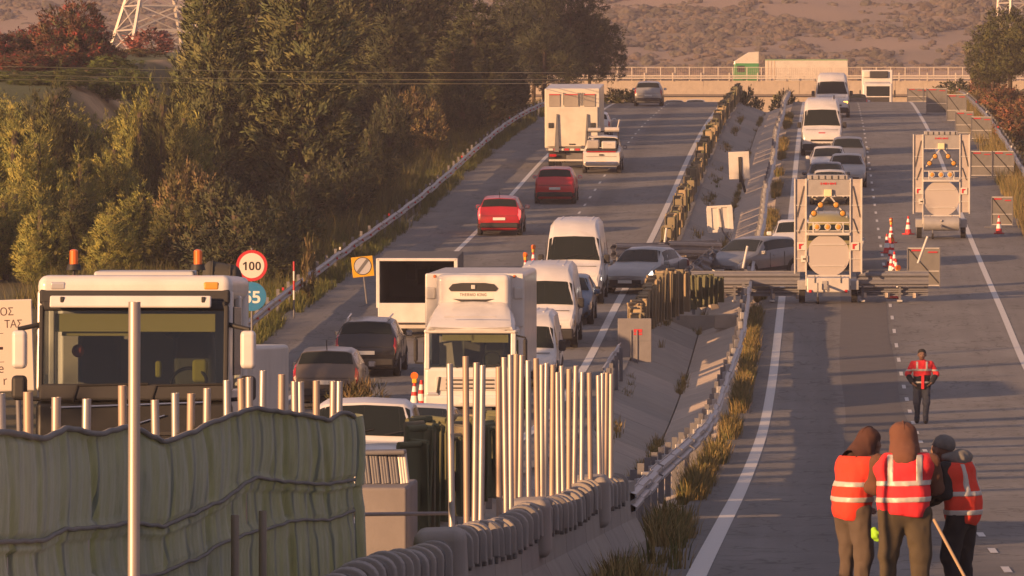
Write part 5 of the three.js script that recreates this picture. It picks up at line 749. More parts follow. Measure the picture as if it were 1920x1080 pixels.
{ // Greek information board cut by the left edge of the view
  const d = 88, t = thing('information_board', 'pale information board with dark Greek letters at the left edge', 'road sign', V(pxX(-42, d), pxY(650, d), -d)); const s = d / FOC, W = 208 * s, H = 172 * s; K().rbox(W, H, .03, .02, 0, 0, 0).build('board', MT.signWhite, t);
  face('lettering', W * .98, H * .97, new THREE.MeshStandardMaterial({ roughness: .55, map: textTex(1024, 840, '#dcd0c0', x => { x.fillStyle = '#3a1a20'; x.font = '104px sans-serif'; x.textAlign = 'right'; x.fillText('ΟΣ', 859, 134); x.fillText('ΤΑΣ', 940, 252); x.font = '110px sans-serif'; x.fillText('e', 753, 674); x.fillText('r', 778, 790); x.fillRect(0, 300, 755, 5); x.fillRect(0, 570, 755, 5); x.fillRect(0, 430, 748, 26); }) }), t, 0, 0, .019);
  for (const x of [-W * .3, W * .35]) K().bar(V(x, H / 2, -.05), V(x, -2.6, -.05), .04).build('post', MT.steelDull, t); t.rotation.set(0, .12, .03);
}
{ // signs seen from behind in the median
  const d1 = 182, a = thing('temporary_sign', 'grey square sign with a small red mark standing in the median beside the drape', 'road sign', V(pxX(1190, d1), roadY(d1) - .15, -d1)); const yc = pxY(638, d1) - a.position.y; K().rbox(1.0, 1.3, .03, .02, 0, yc, 0).build('plate', std([.23, .22, .225], .6, .1, { map: metalT }), a); K().box(.25, .10, .008, .1, yc + .28, .02).box(.25, .05, .008, .1, yc + .18, .02).build('red_mark', MT.signRed, a); K().box(.98, .02, .01, 0, yc - .02, .018).build('seam', MT.steelDull, a); for (const x of [-.1, .08]) K().bar(V(x, yc + .3, .03), V(x, -.1, .03), .025).build('post', MT.steelDull, a); a.rotation.y = -.06;
  const d2 = 243, b = thing('temporary_sign', 'pale tilted sign frame with two slots leaning in the median above the dark crossing car', 'road sign', V(pxX(1350, d2), pxY(410, d2), -d2)); const m = MT.alu; K().rbox(1.0, .09, .05, .01, 0, .48, 0).rbox(1.0, .12, .05, .01, 0, -.48, 0).rbox(.2, .9, .05, .01, -.42, 0, 0).rbox(.16, .9, .05, .01, 0, 0, 0).rbox(.2, .9, .05, .01, .42, 0, 0).rbox(.9, .9, .01, .004, 0, 0, -.03).build('frame', m, b); K().bar(V(0, .4, .04), V(.08, -.5, .04), .03).bar(V(.08, -.5, .04), V(.5, -1.1, .0), .03).build('prop', MT.steelDull, b); b.rotation.set(0, -.1, .06);
  const d3 = 290, c = thing('temporary_sign', 'pale sign plate seen from behind on a dark bent post in the upper median', 'road sign', V(pxX(1386, d3), pxY(312, d3), -d3)); K().rbox(.98, 1.3, .03, .02, 0, .05, 0).build('plate', MT.alu, c); K().rbox(.16, 1.2, .08, .02, .05, -.15, .05).rbox(.12, .8, .08, .02, .16, -.85, .05, 0, 0, .2).build('post', MT.chassis, c); c.rotation.set(0, -.12, .04);
}
{ // marker stake and dry stalk left of the rail
  const d = 198, t = thing('marker_stake', 'thin red and white marker stake behind the left guard rail', 'marker', V(pxX(551, d), pxY(562, d), -d)); for (let i = 0; i < 4; i++) K().cyl(.032, .032, .31, 0, .15 + i * .31, 0).build(i % 2 === 1 || i === 3 ? 'red_band' : 'white_band', i === 3 || i === 1 ? MT.signRed : MT.signWhite, t); K().cyl(.03, .03, .6, 0, -.3, 0).build('foot', MT.steelDull, t);
}
// ---------------------------------------------------------------- pylons and wires
function pylon(label, px, d, half0, y0, y1, taper) {
  const t = thing('pylon', label, 'pylon', V(pxX(px, d), y0, -d)), H = y1 - y0, hw = y => half0 * (1 - taper * y / H), m = std([.56, .52, .48], .6, .35);
  const leg = K(); for (const sx of [1, -1]) for (const sz of [1, -1]) K().beam(V(sx * half0, 0, sz * half0), V(sx * hw(H), H, sz * hw(H)), .2, .2).build('leg', m, t);
  const n = Math.round(H / 1.9); for (let i = 0; i < n; i++) { const a = i * H / n, b = (i + 1) * H / n, A = hw(a), B = hw(b); for (const s of [1, -1]) { const k = K(); k.beam(V(-A, a, s * A), V(B, b, s * B), .09, .09).beam(V(A, a, s * A), V(-B, b, s * B), .09, .09).beam(V(s * A, a, -A), V(s * B, b, B), .09, .09).beam(V(s * A, a, A), V(s * B, b, -B), .09, .09); k.build('cross_brace', m, t); K().beam(V(-B, b, s * B), V(B, b, s * B), .12, .12).beam(V(s * B, b, -B), V(s * B, b, B), .12, .12).build('strut', m, t); } }
  t.rotation.y = .35; return t;
}
pylon('steel lattice pylon foot behind the red bushes at upper left', 295, 452, 2.9, pxY(95, 452) - .3, pxY(-170, 452), .95); pylon('steel lattice pylon above the trees at upper right', 1908, 620, 1.75, pxY(60, 620) - 3, pxY(-140, 620), .3);
[[137, 135, 147], [152, 146, 152], [160, 150, 158]].forEach(([y0, , y2], i) => { const pts = [V(pxX(-900, 210), EYE + 8, -210)]; for (let k = 0; k <= 12; k++) { const px = lerp(-80, 1090, k / 12), d = 214 + 20 * k / 12 + 215 * smooth(925, 1090, px); pts.push(V(pxX(px, d), pxY(lerp([122, 138, 147][i], [136, 149, 156][i], k / 12) + 5 * Math.sin(Math.PI * k / 12), d), -d)); } tag(K().tube(pts, .013, 80, 5).build('power_line', std([.46, .38, .18], .5, .3)), ['uppermost of the three thin wires crossing before the dark trees', 'middle of the three thin wires crossing before the dark trees', 'lowest of the three thin wires crossing before the dark trees'][i], 'wire'); });

// ---------------------------------------------------------------- trees and bushes
const rank = (list, i) => ORD[list.filter(e => e[0] < list[i][0]).length];
const tr = (kind, variant, pal, label, px, d, topY, wpx, group) => { const x = pxX(px, d), g = terrainY(x, d), h = Math.max(.5, pxY(topY, d) - g); return plant(kind, variant, pal, kind === 'shrub' ? 'bush' : kind === 'feather' ? 'feathery_tree' : kind === 'pine' ? (pal === 'red' ? 'red_bush' : 'pine_tree') : 'conifer_tree', label, kind === 'shrub' ? 'bush' : 'tree', x, d, h, wpx * d / FOC, group); };
[[-30, 232, 170, 150], [28, 236, 190, 140], [70, 231, 215, 120], [108, 240, 112, 130], [150, 234, 265, 100], [172, 241, 205, 90], [215, 238, 235, 110], [262, 246, 155, 110], [306, 243, 135, 120], [345, 249, 170, 110], [365, 252, 235, 70], [160, 233, 330, 90], [30, 229, 330, 110], [60, 252, 178, 120], [140, 254, 185, 120], [198, 256, 205, 120], [240, 258, 165, 120], [-10, 252, 160, 130], [320, 236, 300, 100], [285, 256, 130, 110], [20, 256, 170, 110]].forEach(([x, d, y, w], i) => tr('feather', i % 3, i % 5 === 3 ? 'green' : 'feather', i > 12 ? 'feathery tree of the second row under the plateau edge at the left' : i > 10 ? (i > 11 ? 'short feathery tree low at the left edge above the information board' : 'short feathery tree between the taller ones above the left beacon') : ORD[i] + ' yellow green feathery tree from the left edge in the front row', x, d, y, w, i > 12 ? 'second row of feathery trees' : undefined));
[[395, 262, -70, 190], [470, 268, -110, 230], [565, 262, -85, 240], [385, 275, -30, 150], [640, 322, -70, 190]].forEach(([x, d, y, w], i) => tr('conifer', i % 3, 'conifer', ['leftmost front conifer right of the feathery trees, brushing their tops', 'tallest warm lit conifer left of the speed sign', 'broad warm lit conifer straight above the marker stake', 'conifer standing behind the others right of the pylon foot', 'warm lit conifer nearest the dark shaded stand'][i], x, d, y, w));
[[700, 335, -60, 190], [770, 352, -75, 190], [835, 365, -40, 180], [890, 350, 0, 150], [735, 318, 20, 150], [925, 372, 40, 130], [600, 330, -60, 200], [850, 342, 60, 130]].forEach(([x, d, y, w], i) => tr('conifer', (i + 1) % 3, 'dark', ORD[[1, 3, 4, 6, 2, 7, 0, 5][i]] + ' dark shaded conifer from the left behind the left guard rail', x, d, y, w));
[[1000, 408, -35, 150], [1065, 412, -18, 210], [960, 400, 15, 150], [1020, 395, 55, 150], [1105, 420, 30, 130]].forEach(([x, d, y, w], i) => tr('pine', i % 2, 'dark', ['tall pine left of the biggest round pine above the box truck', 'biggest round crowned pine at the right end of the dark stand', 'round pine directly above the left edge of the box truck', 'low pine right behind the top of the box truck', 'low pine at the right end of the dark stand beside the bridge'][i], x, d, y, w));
[[10, 221, 345, 120], [75, 218, 360, 110], [135, 222, 340, 120], [205, 219, 365, 120], [265, 224, 335, 110], [325, 223, 350, 110], [-45, 219, 330, 110]].forEach(([x, d, y, w], i) => tr('feather', i % 3, i % 3 === 2 ? 'green' : 'feather', ORD[i === 6 ? 0 : i + 1] + ' low feathery tree from the left directly above the big truck roof', x, d, y, w));
{ // undergrowth between rail and trees
  const r = rng(12); for (let i = 0; i < 46; i++) { const d = 214 + i * 4.4 + r() * 3, v = -18.8 - 5 * r() - (d > 330 ? -1 : 0), h = 1.9 + 2.4 * r(); const x = roadX(d) + v; plant('thicket', i % 3, i % 9 === 4 ? 'tan' : 'dark', 'bush', 'dark undergrowth bush between the left guard rail and the trees', 'bush', x, d, h, 2.0 + 1.9 * r(), 'undergrowth along the left rail'); }
}
tr('shrub', 1, 'pink', 'pinkish red bush among the dark undergrowth above the yellow plate', 600, 262, 358, 62); tr('shrub', 2, 'pink', 'small pinkish bush beside the left rail below the pines', 757, 318, 246, 46);
[[420, 226, 402, 120], [372, 222, 425, 100], [505, 228, 405, 110], [545, 236, 395, 90]].forEach(([x, d, y, w], i) => tr('shrub', i % 3, i < 2 ? 'tan' : 'green', i < 2 ? 'tan dry bush just left of the 100 disc' : 'greenish bush right behind the speed sign', x, d, y, w, i < 2 ? 'tan bushes left of the speed sign' : 'green bushes behind the speed sign'));
tr('shrub', 0, 'tan', 'tall dry seed stalk plant right of the marker stake', 577, 206, 448, 26);
[[20, 303, 60, 130], [75, 305, 36, 130], [130, 304, -12, 150], [172, 307, 28, 100], [196, 305, 72, 80], [-25, 302, 50, 130], [100, 300, 78, 120], [45, 299, 90, 110]].forEach(([x, d, y, w], i, L) => tr('thicket', i % 3, 'red', rank(L, i) + ' reddish bush from the left edge on the plateau left of the pylon', x, d, y, w, undefined));
[[285, 372, 55, 110], [260, 330, 100, 80]].forEach(([x, d, y, w], i) => tr('shrub', i, i ? 'tan' : 'pink', i ? 'tan twiggy bush in front of the pylon foot' : 'dusty pink twiggy bush hiding the right leg of the pylon', x, d, y, w)); [[215, 299, 100, 110], [165, 292, 122, 110], [105, 288, 128, 130], [30, 286, 130, 130], [250, 291, 118, 90], [-30, 287, 132, 110], [70, 282, 140, 110], [140, 281, 146, 110], [200, 283, 138, 100]].forEach(([x, d, y, w], i, L) => tr('thicket', i % 3, 'bright', rank(L, i) + ' low bright green bush from the left edge below the reddish bushes', x, d, y, w, undefined));
[[1893, 402, 24, 170], [1935, 398, 50, 150], [1862, 408, 64, 100]].forEach(([x, d, y, w], i, L) => tr('pine', i % 2, 'green', rank(L, i) + ' olive green tree from the left at the right edge below the pylon', x, d, y, w, undefined));
[[1850, 420, 112, 70], [1885, 372, 150, 90], [1915, 352, 175, 100], [1905, 332, 215, 90], [1870, 388, 165, 70]].forEach(([x, d, y, w], i, L) => tr('thicket', i % 3, i === 4 ? 'tan' : 'rust', rank(L, i) + ' rusty brown bush from the left on the bank behind the right guard rail', x, d, y, w, undefined)); [[1800, 440, 150, 70], [1830, 432, 158, 60], [1845, 384, 205, 50], [1900, 322, 262, 60], [1160, 415, 166, 60], [1185, 420, 170, 40], [1405, 432, 168, 60], [1385, 420, 176, 44], [1478, 430, 172, 40], [1462, 436, 176, 40]].forEach(([x, d, y, w], i) => tr('shrub', i % 3, i < 4 ? 'dark' : 'green', i < 4 ? 'dark green bush at the foot of the right bank' : i < 6 ? 'green bush at the left end of the bridge below the pines' : 'green bush growing in the median on the crest', x, d, y, w, i < 4 ? 'dark bushes along the right bank' : i < 6 ? 'bushes at the left bridge end' : 'median bushes on the crest'));

// out-of-view trees added on the left verge to cast shade bands over the carriageways
{
  const r = rng(88); let i = 0;
  for (let d = -50; d < 76; i++, d += 3.2 + (i % 4 === 3 ? 2.5 : 0) + 1.2 * r()) (d < 7 || d > 25) && plant('feather', i % 3, i % 2 ? 'green' : 'feather', 'added_hedge_tree', 'bushy hedge tree added out of view on the left verge to shade the near road', 'tree', roadX(d) - 23 - 2 * r(), d, 6.1 + 1.0 * r(), 4.6 + r(), 'added shade hedge on the left verge');
  for (let d = 80; d < 166; i++, d += 4 + 4 * r()) plant('feather', i % 3, 'green', 'added_slender_tree', 'slender tree added out of view on the left verge to cast shade bands', 'tree', roadX(d) - 25.5 - 2 * r(), d, 9.5 + 2 * r(), 1.0 + 1.0 * r(), 'slender shade trees added on the left verge');
}

// ---------------------------------------------------------------- people
// surface nets: meshes f < 0 on a regular grid
function nets(f, lo, hi, c) {
  const n = [0, 1, 2].map(i => Math.ceil((hi[i] - lo[i]) / c) + 1), [nx, ny, nz] = n, F = new Float32Array(nx * ny * nz), id = new Int32Array(nx * ny * nz).fill(-1), at3 = (x, y, z) => (z * ny + y) * nx + x, pos = [], idx = [];
  for (let z = 0; z < nz; z++) for (let y = 0; y < ny; y++) for (let x = 0; x < nx; x++) F[at3(x, y, z)] = f(lo[0] + x * c, lo[1] + y * c, lo[2] + z * c);
  const E = [[0, 1], [2, 3], [4, 5], [6, 7], [0, 2], [1, 3], [4, 6], [5, 7], [0, 4], [1, 5], [2, 6], [3, 7]];
  for (let z = 0; z < nz - 1; z++) for (let y = 0; y < ny - 1; y++) for (let x = 0; x < nx - 1; x++) {
    const v = []; let m = 0; for (let k = 0; k < 8; k++) { const q = F[at3(x + (k & 1), y + ((k >> 1) & 1), z + (k >> 2))]; v.push(q); if (q < 0) m |= 1 << k; } if (m === 0 || m === 255) continue;
    let sx = 0, sy = 0, sz = 0, s = 0; for (const [a, b] of E) if ((v[a] < 0) !== (v[b] < 0)) { const t = v[a] / (v[a] - v[b]); sx += lerp(a & 1, b & 1, t); sy += lerp((a >> 1) & 1, (b >> 1) & 1, t); sz += lerp(a >> 2, b >> 2, t); s++; }
    id[at3(x, y, z)] = pos.length / 3; pos.push(lo[0] + (x + sx / s) * c, lo[1] + (y + sy / s) * c, lo[2] + (z + sz / s) * c);
  }
  const quad = (a, b, c2, d, fl) => { if (a < 0 || b < 0 || c2 < 0 || d < 0) return; fl ? idx.push(a, b, c2, a, c2, d) : idx.push(a, c2, b, a, d, c2); };
  for (let z = 1; z < nz - 1; z++) for (let y = 1; y < ny - 1; y++) for (let x = 1; x < nx - 1; x++) {
    const o = F[at3(x, y, z)] < 0;
    if (o !== F[at3(x + 1, y, z)] < 0) quad(id[at3(x, y - 1, z - 1)], id[at3(x, y, z - 1)], id[at3(x, y, z)], id[at3(x, y - 1, z)], o);
    if (o !== F[at3(x, y + 1, z)] < 0) quad(id[at3(x - 1, y, z - 1)], id[at3(x - 1, y, z)], id[at3(x, y, z)], id[at3(x, y, z - 1)], o);
    if (o !== F[at3(x, y, z + 1)] < 0) quad(id[at3(x - 1, y - 1, z)], id[at3(x, y - 1, z)], id[at3(x, y, z)], id[at3(x - 1, y, z)], o);
  }
  const g = new THREE.BufferGeometry(); g.setAttribute('position', new THREE.Float32BufferAttribute(pos, 3)); g.setIndex(idx); g.computeVertexNormals(); return boxUV(g.toNonIndexed());
}
// tapered capsules joined with a smooth minimum: parts = [ax,ay,az,ra, bx,by,bz,rb]; a squash in z is allowed through sz
const cap = (A, ra, B, rb, fz = 1) => { const dx = B[0] - A[0], dy = B[1] - A[1], dz = B[2] - A[2], l2 = dx * dx + dy * dy + dz * dz + 1e-9; return (x, y, z) => { const t = clamp(((x - A[0]) * dx + (y - A[1]) * dy + (z - A[2]) * dz) / l2), ex = x - A[0] - dx * t, ey = y - A[1] - dy * t, ez = (z - A[2] - dz * t) / fz; return (Math.sqrt(ex * ex + ey * ey + ez * ez) - lerp(ra, rb, t)) * Math.min(1, fz + .1); }; };
const union = (fs, k = .04) => (x, y, z) => { let m = fs[0](x, y, z); for (let i = 1; i < fs.length; i++) { const b = fs[i](x, y, z), h = clamp(.5 + .5 * (m - b) / k); m = lerp(m, b, h) - k * h * (1 - h); } return m; };
const skinM = std([.20, .11, .075], .6);
function handGeo(P, dir, palm, curl, side) { // P wrist, dir to the knuckles, palm normal; five bent fingers
  const D = V(...dir).normalize(), N = V(...palm).normalize(), S = V(0, 0, 0).crossVectors(D, N).normalize().multiplyScalar(side), pt = (a, b, c) => { const q = V(...P).addScaledVector(D, a).addScaledVector(S, b).addScaledVector(N, c); return [q.x, q.y, q.z]; }, fs = [cap(pt(0, 0, 0), .027, pt(.055, .015, 0), .026), cap(pt(0, -.01, 0), .025, pt(.06, -.018, 0), .024)];
  [[.028, .075], [.010, .085], [-.010, .08], [-.028, .062]].forEach(([b, L]) => { const a1 = curl, a2 = curl * 2.1, k = pt(.07, b, 0), m = pt(.07 + Math.cos(a1) * L * .5, b, Math.sin(a1) * L * .5), e = pt(.07 + Math.cos(a1) * L * .5 + Math.cos(a2) * L * .5, b, Math.sin(a1) * L * .5 + Math.sin(a2) * L * .5); fs.push(cap(pt(.04, b, 0), .011, k, .0105), cap(k, .0105, m, .0095), cap(m, .0095, e, .008)); });
  fs.push(cap(pt(.015, .025, 0), .014, pt(.045, .05, .015 + .02 * curl), .011), cap(pt(.045, .05, .015 + .02 * curl), .011, pt(.075, .052, .03 + .03 * curl), .009));
  const f = union(fs, .008), q = .13; return nets(f, [P[0] - q, P[1] - q, P[2] - q], [P[0] + q, P[1] + q, P[2] + q], .006);
}
// s: joints in metres, feet at y 0, the figure faces +z
function person(label, s, o) {
  const t = thing('person', label, 'person'), J = s.j, c = s.cell ?? .014;
  const legs = []; for (const q of ['L', 'R']) legs.push([J['hip' + q], .088, J['knee' + q], .058], [J['knee' + q], .058, J['ank' + q], .040]);
  const arms = []; for (const q of ['L', 'R']) arms.push([J['sh' + q], .056, J['el' + q], .042], [J['el' + q], .042, J['wr' + q], .029]);
  const feet = ['L', 'R'].map(q => { const a = J['ank' + q], d = s.toe ?? [0, 0, 1]; return [[a[0] - d[0] * .04, .045, a[2] - d[2] * .04], .045, [a[0] + d[0] * .15, .035, a[2] + d[2] * .15], .036]; });
  const pel = J.pelvis, ch = J.chest, nk = J.neck, hd = J.head;
  const torso = [cap(pel, .145, J.waist, .135, .78), cap(J.waist, .135, ch, .165, .74), cap([lerp(ch[0], J.shL[0], .66), lerp(ch[1], J.shL[1], .5), ch[2]], .072, [nk[0], nk[1] - .10, lerp(ch[2], nk[2], .6)], .082), cap([lerp(ch[0], J.shR[0], .66), lerp(ch[1], J.shR[1], .5), ch[2]], .072, [nk[0], nk[1] - .10, lerp(ch[2], nk[2], .6)], .082)];
  const dh = V(...(s.look ?? [0, 0, 1])).normalize(), head = [cap(nk, .055, [lerp(nk[0], hd[0], .6), lerp(nk[1], hd[1], .6), lerp(nk[2], hd[2], .6)], .058), cap([hd[0] - dh.x * .018, hd[1] + .03, hd[2] - dh.z * .018], .092, [hd[0] + dh.x * .03, hd[1] - .055 + dh.y * .03, hd[2] + dh.z * .03], .066), cap([hd[0] + dh.x * .085, hd[1] + .005 + dh.y * .08, hd[2] + dh.z * .085], .012, [hd[0] + dh.x * .108, hd[1] - .03 + dh.y * .1, hd[2] + dh.z * .108], .015)];
  const side = V(dh.z, 0, -dh.x).normalize(); for (const e of [1, -1]) head.push(cap([hd[0] + side.x * .09 * e, hd[1] + .01, hd[2] + side.z * .09 * e], .014, [hd[0] + side.x * .095 * e, hd[1] - .03, hd[2] + side.z * .095 * e], .010), cap([hd[0] + dh.x * .075 + side.x * .035 * e, hd[1] + .022, hd[2] + dh.z * .075 + side.z * .035 * e], .014, [hd[0] + dh.x * .085 + side.x * .04 * e, hd[1] - .025, hd[2] + dh.z * .085 + side.z * .04 * e], .016));
  const C3 = L => cap(L[0], L[1], L[2], L[3]), box = s.box, all = union([...legs, ...arms, ...feet].map(C3).concat(torso, head), .035);
  const hands = ['L', 'R'].map(q => { const w = J['wr' + q], e = J['el' + q], hs = s['hand' + q] ?? {}; return handGeo(w, hs.dir ?? [w[0] - e[0], w[1] - e[1], w[2] - e[2]], hs.palm ?? [q === 'L' ? -1 : 1, 0, .2], hs.curl ?? .5, hs.side ?? (q === 'L' ? 1 : -1)); });
  mesh('body', mergeGeometries([nets(all, box[0], box[1], .018), nets(union(head, .03), [hd[0] - .16, hd[1] - .16, hd[2] - .16], [hd[0] + .16, hd[1] + .16, hd[2] + .16], .008), ...hands]), o.skin ?? skinM, t);
  for (const e of [1, -1]) K().sph(.011, hd[0] + dh.x * .092 + side.x * .034 * e, hd[1] + .006, hd[2] + dh.z * .092 + side.z * .034 * e, 1, .7, 1, 8).build('eye', MT.signInk, t); K().rbox(.045, .008, .01, .003, 0, 0, 0).build('mouth', std([.14, .05, .04], .6), t).position.set(hd[0] + dh.x * .097, hd[1] - .062, hd[2] + dh.z * .097);
  const wr = (a, m) => (x, y, z) => m(x, y, z) - a;
  const fold = (x, y, z, k, f) => k * (perlin.noise(x * f, y * f * .45, z * f) + .5 * perlin.noise(x * f * 2.3, y * f * 1.3, z * f * 2.3));
  const tf = union([...legs.map(L => cap(L[0], L[1] * 1.12 + .012, L[2], L[3] * 1.22 + .016)), cap(pel, .158, J.waist, .14, .8)], .05), cut = (f, lo, hi) => (x, y, z) => Math.max(f(x, y, z), lo - y, y - hi);
  mesh('trousers', nets(cut((x, y, z) => tf(x, y, z) + fold(x, y, z, .020, 7), .055, J.waist[1] + .02), box[0], box[1], c), o.trousers, t);
  for (const q of [0, 1]) mesh('boot', nets(union([C3(feet[q]), cap([J[q ? 'ankR' : 'ankL'][0], .05, J[q ? 'ankR' : 'ankL'][2]], .052, [J[q ? 'ankR' : 'ankL'][0], .13, J[q ? 'ankR' : 'ankL'][2]], .05)], .03), [feet[q][0][0] - .3, -.02, feet[q][0][2] - .3], [feet[q][0][0] + .3, .2, feet[q][0][2] + .3], .012), MT.rubber, t);
  const jf = union([...torso.map(m => wr(.022, m)), ...arms.map(([a, ra, b, rb]) => cap(a, ra + .020, b, rb + .020))], .04), jm = nets(cut((x, y, z) => jf(x, y, z) + fold(x, y, z, .018, 9), o.hem ?? pel[1] - .1, nk[1] + .05), box[0], box[1], c); mesh('jacket', jm, o.jacket, t);
  const hemF = x => (o.vestHem ?? pel[1] - .05) + .015 * Math.sin(x * 14), vtor = union(torso.map(m => wr(.046, m)).concat([cap([pel[0], pel[1] - .03, pel[2]], .165 * (o.vw ?? 1), J.waist, .165 * (o.vw ?? 1), .78)]), .06), vf = (x, y, z) => vtor(x, y, z) + fold(x + 3, y, z, .020, 7) + .005 * Math.sin(x * 34 + y * 9) * smooth(1.35, 1.0, y);
  if (o.vest) {
    const top = y => nk[1] - .015; mesh('safety_vest', nets((x, y, z) => Math.max(vf(x, y, z), hemF(x) - y, y - top(x), Math.hypot(x - nk[0], z - nk[2] - .02) - .0 < .07 ? .01 : -1), box[0], box[1], c), o.vest, t);
    const band = (n, f) => mesh(n, nets((x, y, z) => Math.max(vf(x, y, z) - .007, f(x, y, z)), box[0], box[1], .009), o.band, t), tilt = (x, z) => (s.tilt ?? 0) * (x - pel[0]);
    for (const b of o.bands) band('reflective_band', (x, y, z) => Math.abs(y - b - tilt(x, z)) - .026);
    if (o.braces) for (const e of [1, -1]) band('reflective_brace', (x, y, z) => Math.max(Math.abs(x - ch[0] - e * .115) - .026, o.bands[o.bands.length - 1] - y, y - nk[1] + .03));
  }
  if (o.hood) mesh('hood', nets((x, y, z) => { const m = union([cap([hd[0] - dh.x * .03, hd[1] + .055, hd[2] - dh.z * .03], .112, [nk[0] - dh.x * .03, nk[1] + .02, nk[2] - dh.z * .03], .115), cap([nk[0], nk[1] - .02, nk[2] - dh.z * .05], .12, [ch[0], nk[1] - .06, ch[2] - dh.z * .06], .12)], .05)(x, y, z) + fold(x, y, z, .010, 9); const q = (x - hd[0]) * dh.x + (z - hd[2]) * dh.z; return Math.max(m, q - .085); }, [hd[0] - .3, nk[1] - .2, hd[2] - .3], [hd[0] + .3, hd[1] + .28, hd[2] + .3], .011), o.hood, t);
  if (o.hood) { const p = []; for (let i = 0; i <= 8; i++) { const a = -.5 + 2.3 * i / 8, rr = .118; p.push(V(hd[0] - dh.x * (.03 + rr * Math.sin(a)), hd[1] + .055 + rr * Math.cos(a), hd[2] - dh.z * (.03 + rr * Math.sin(a)))); } K().tube(p, .005, 20, 5).build('hood_seam', o.hood, t); }
  if (o.hoodDown) mesh('hood', nets((x, y, z) => union([cap([nk[0] - dh.x * .10 - .05, nk[1] + .03, nk[2] - dh.z * .10], .085, [nk[0] - dh.x * .11 + .05, nk[1] + .02, nk[2] - dh.z * .11], .085), cap([nk[0] - side.x * .08, nk[1] + .03, nk[2] - side.z * .08], .05, [nk[0] + side.x * .08, nk[1] + .03, nk[2] + side.z * .08], .05)], .06)(x, y, z) + fold(x, y, z, .014, 15), [nk[0] - .3, nk[1] - .2, nk[2] - .3], [nk[0] + .3, nk[1] + .25, nk[2] + .3], .012), o.hoodDown, t);
  if (o.cap) { mesh('cap', nets((x, y, z) => { const m = cap([hd[0] - dh.x * .02, hd[1] + .045, hd[2] - dh.z * .02], .106, [hd[0] - dh.x * .0, hd[1] + .01, hd[2] - dh.z * .0], .104)(x, y, z) + fold(x, y, z, .008, 20); return Math.max(m, hd[1] + .02 + ((x - hd[0]) * dh.x + (z - hd[2]) * dh.z) * .35 - y); }, [hd[0] - .2, hd[1] - .15, hd[2] - .2], [hd[0] + .2, hd[1] + .22, hd[2] + .2], .009), o.cap, t); }
  if (o.hair) mesh('hair', nets((x, y, z) => { const q = (x - hd[0]) * dh.x + (z - hd[2]) * dh.z; return Math.max(cap([hd[0] - dh.x * .02, hd[1] + .04, hd[2] - dh.z * .02], .099, [hd[0] - dh.x * .03, hd[1] - .02, hd[2] - dh.z * .03], .09)(x, y, z) + fold(x, y, z, .006, 30), hd[1] + .015 + q * .75 - y); }, [hd[0] - .2, hd[1] - .15, hd[2] - .2], [hd[0] + .2, hd[1] + .2, hd[2] + .2], .009), std([.015, .013, .012], .8), t);
  return t;
}
const cloth = (c, ex = {}) => std(c, .92, 0, { map: dirtT, bumpMap: grainB, bumpScale: .002, ...ex });
const neon = cloth([.86, .04, .055]), neon2 = cloth([.86, .062, .035]), band = std([.52, .50, .46], .45, .1), brownC = cloth([.135, .060, .038]), darkBrown = cloth([.085, .034, .024]), khaki = cloth([.082, .066, .045]), khaki2 = cloth([.11, .085, .07]), navy = cloth([.018, .020, .027]), jeans = cloth([.05, .062, .095]), greyC = cloth([.17, .165, .16]);
const stand = (o, px, d, yaw) => { o.position.set(pxX(px, d), roadY(d) + .004, -d); o.rotation.y = yaw; return o; };
const BX = [[-.56, -.02, -.42], [.56, 1.95, .46]];
{ // middle worker, back to the camera
  const p = person('middle worker seen from behind with brown hood up, bright orange vest and khaki trousers', { box: BX, look: [.05, -.45, 1], tilt: -.03, j: { pelvis: [0, .98, 0], waist: [0, 1.10, 0], chest: [0, 1.34, .02], neck: [0, 1.53, .05], head: [.015, 1.65, .12], shL: [.20, 1.43, .02], shR: [-.20, 1.43, .02], elL: [.255, 1.16, .13], elR: [-.255, 1.16, .13], wrL: [.13, 1.12, .34], wrR: [-.13, 1.12, .34], hipL: [.10, .93, 0], hipR: [-.10, .93, 0], kneeL: [.13, .51, .02], kneeR: [-.12, .51, .02], ankL: [.14, .09, -.02], ankR: [-.13, .09, -.02] } }, { trousers: khaki, jacket: brownC, vest: neon, band, bands: [1.06, 1.22], braces: true, hood: cloth([.16, .070, .046]), vestHem: .90, vw: 1.06 }); p.scale.set(1.3, 1.06, 1.15); stand(p, 1697, 63.5, Math.PI - .05);
}
{ // left worker, turned right, head bent
  const p = person('left worker bending forward in a dark brown hood and orange vest beside the middle worker', { box: BX, look: [.0, -.55, 1], tilt: .02, j: { pelvis: [0, .96, -.06], waist: [0, 1.08, -.05], chest: [0, 1.31, .02], neck: [0, 1.48, .10], head: [0, 1.58, .20], shL: [.19, 1.40, .04], shR: [-.19, 1.40, .04], elL: [.27, 1.13, .12], elR: [-.26, 1.13, .10], wrL: [.20, .97, .28], wrR: [-.14, 1.05, .32], hipL: [.10, .92, -.05], hipR: [-.10, .92, -.05], kneeL: [.12, .50, .02], kneeR: [-.11, .50, .0], ankL: [.13, .09, -.04], ankR: [-.11, .09, -.06] } }, { trousers: khaki2, jacket: cloth([.06, .03, .024]), vest: neon2, band, bands: [1.04, 1.19], braces: false, hood: darkBrown, vestHem: .84, vw: 1.02 }); p.scale.set(1.12, 1.06, 1.12); stand(p, 1605, 64.4, Math.PI - .85);
  const gl = tag(mesh('work_glove', handGeo([0, 0, 0], [0, -1, .15], [1, 0, 0], .7, 1), std([.30, .62, .03], .7)), 'lime green work glove hanging at the left worker', 'glove'); gl.position.set(pxX(1640, 63.9), pxY(994, 63.9), -63.9); gl.scale.setScalar(1.12); gl.rotation.y = .6;
}
let armR;
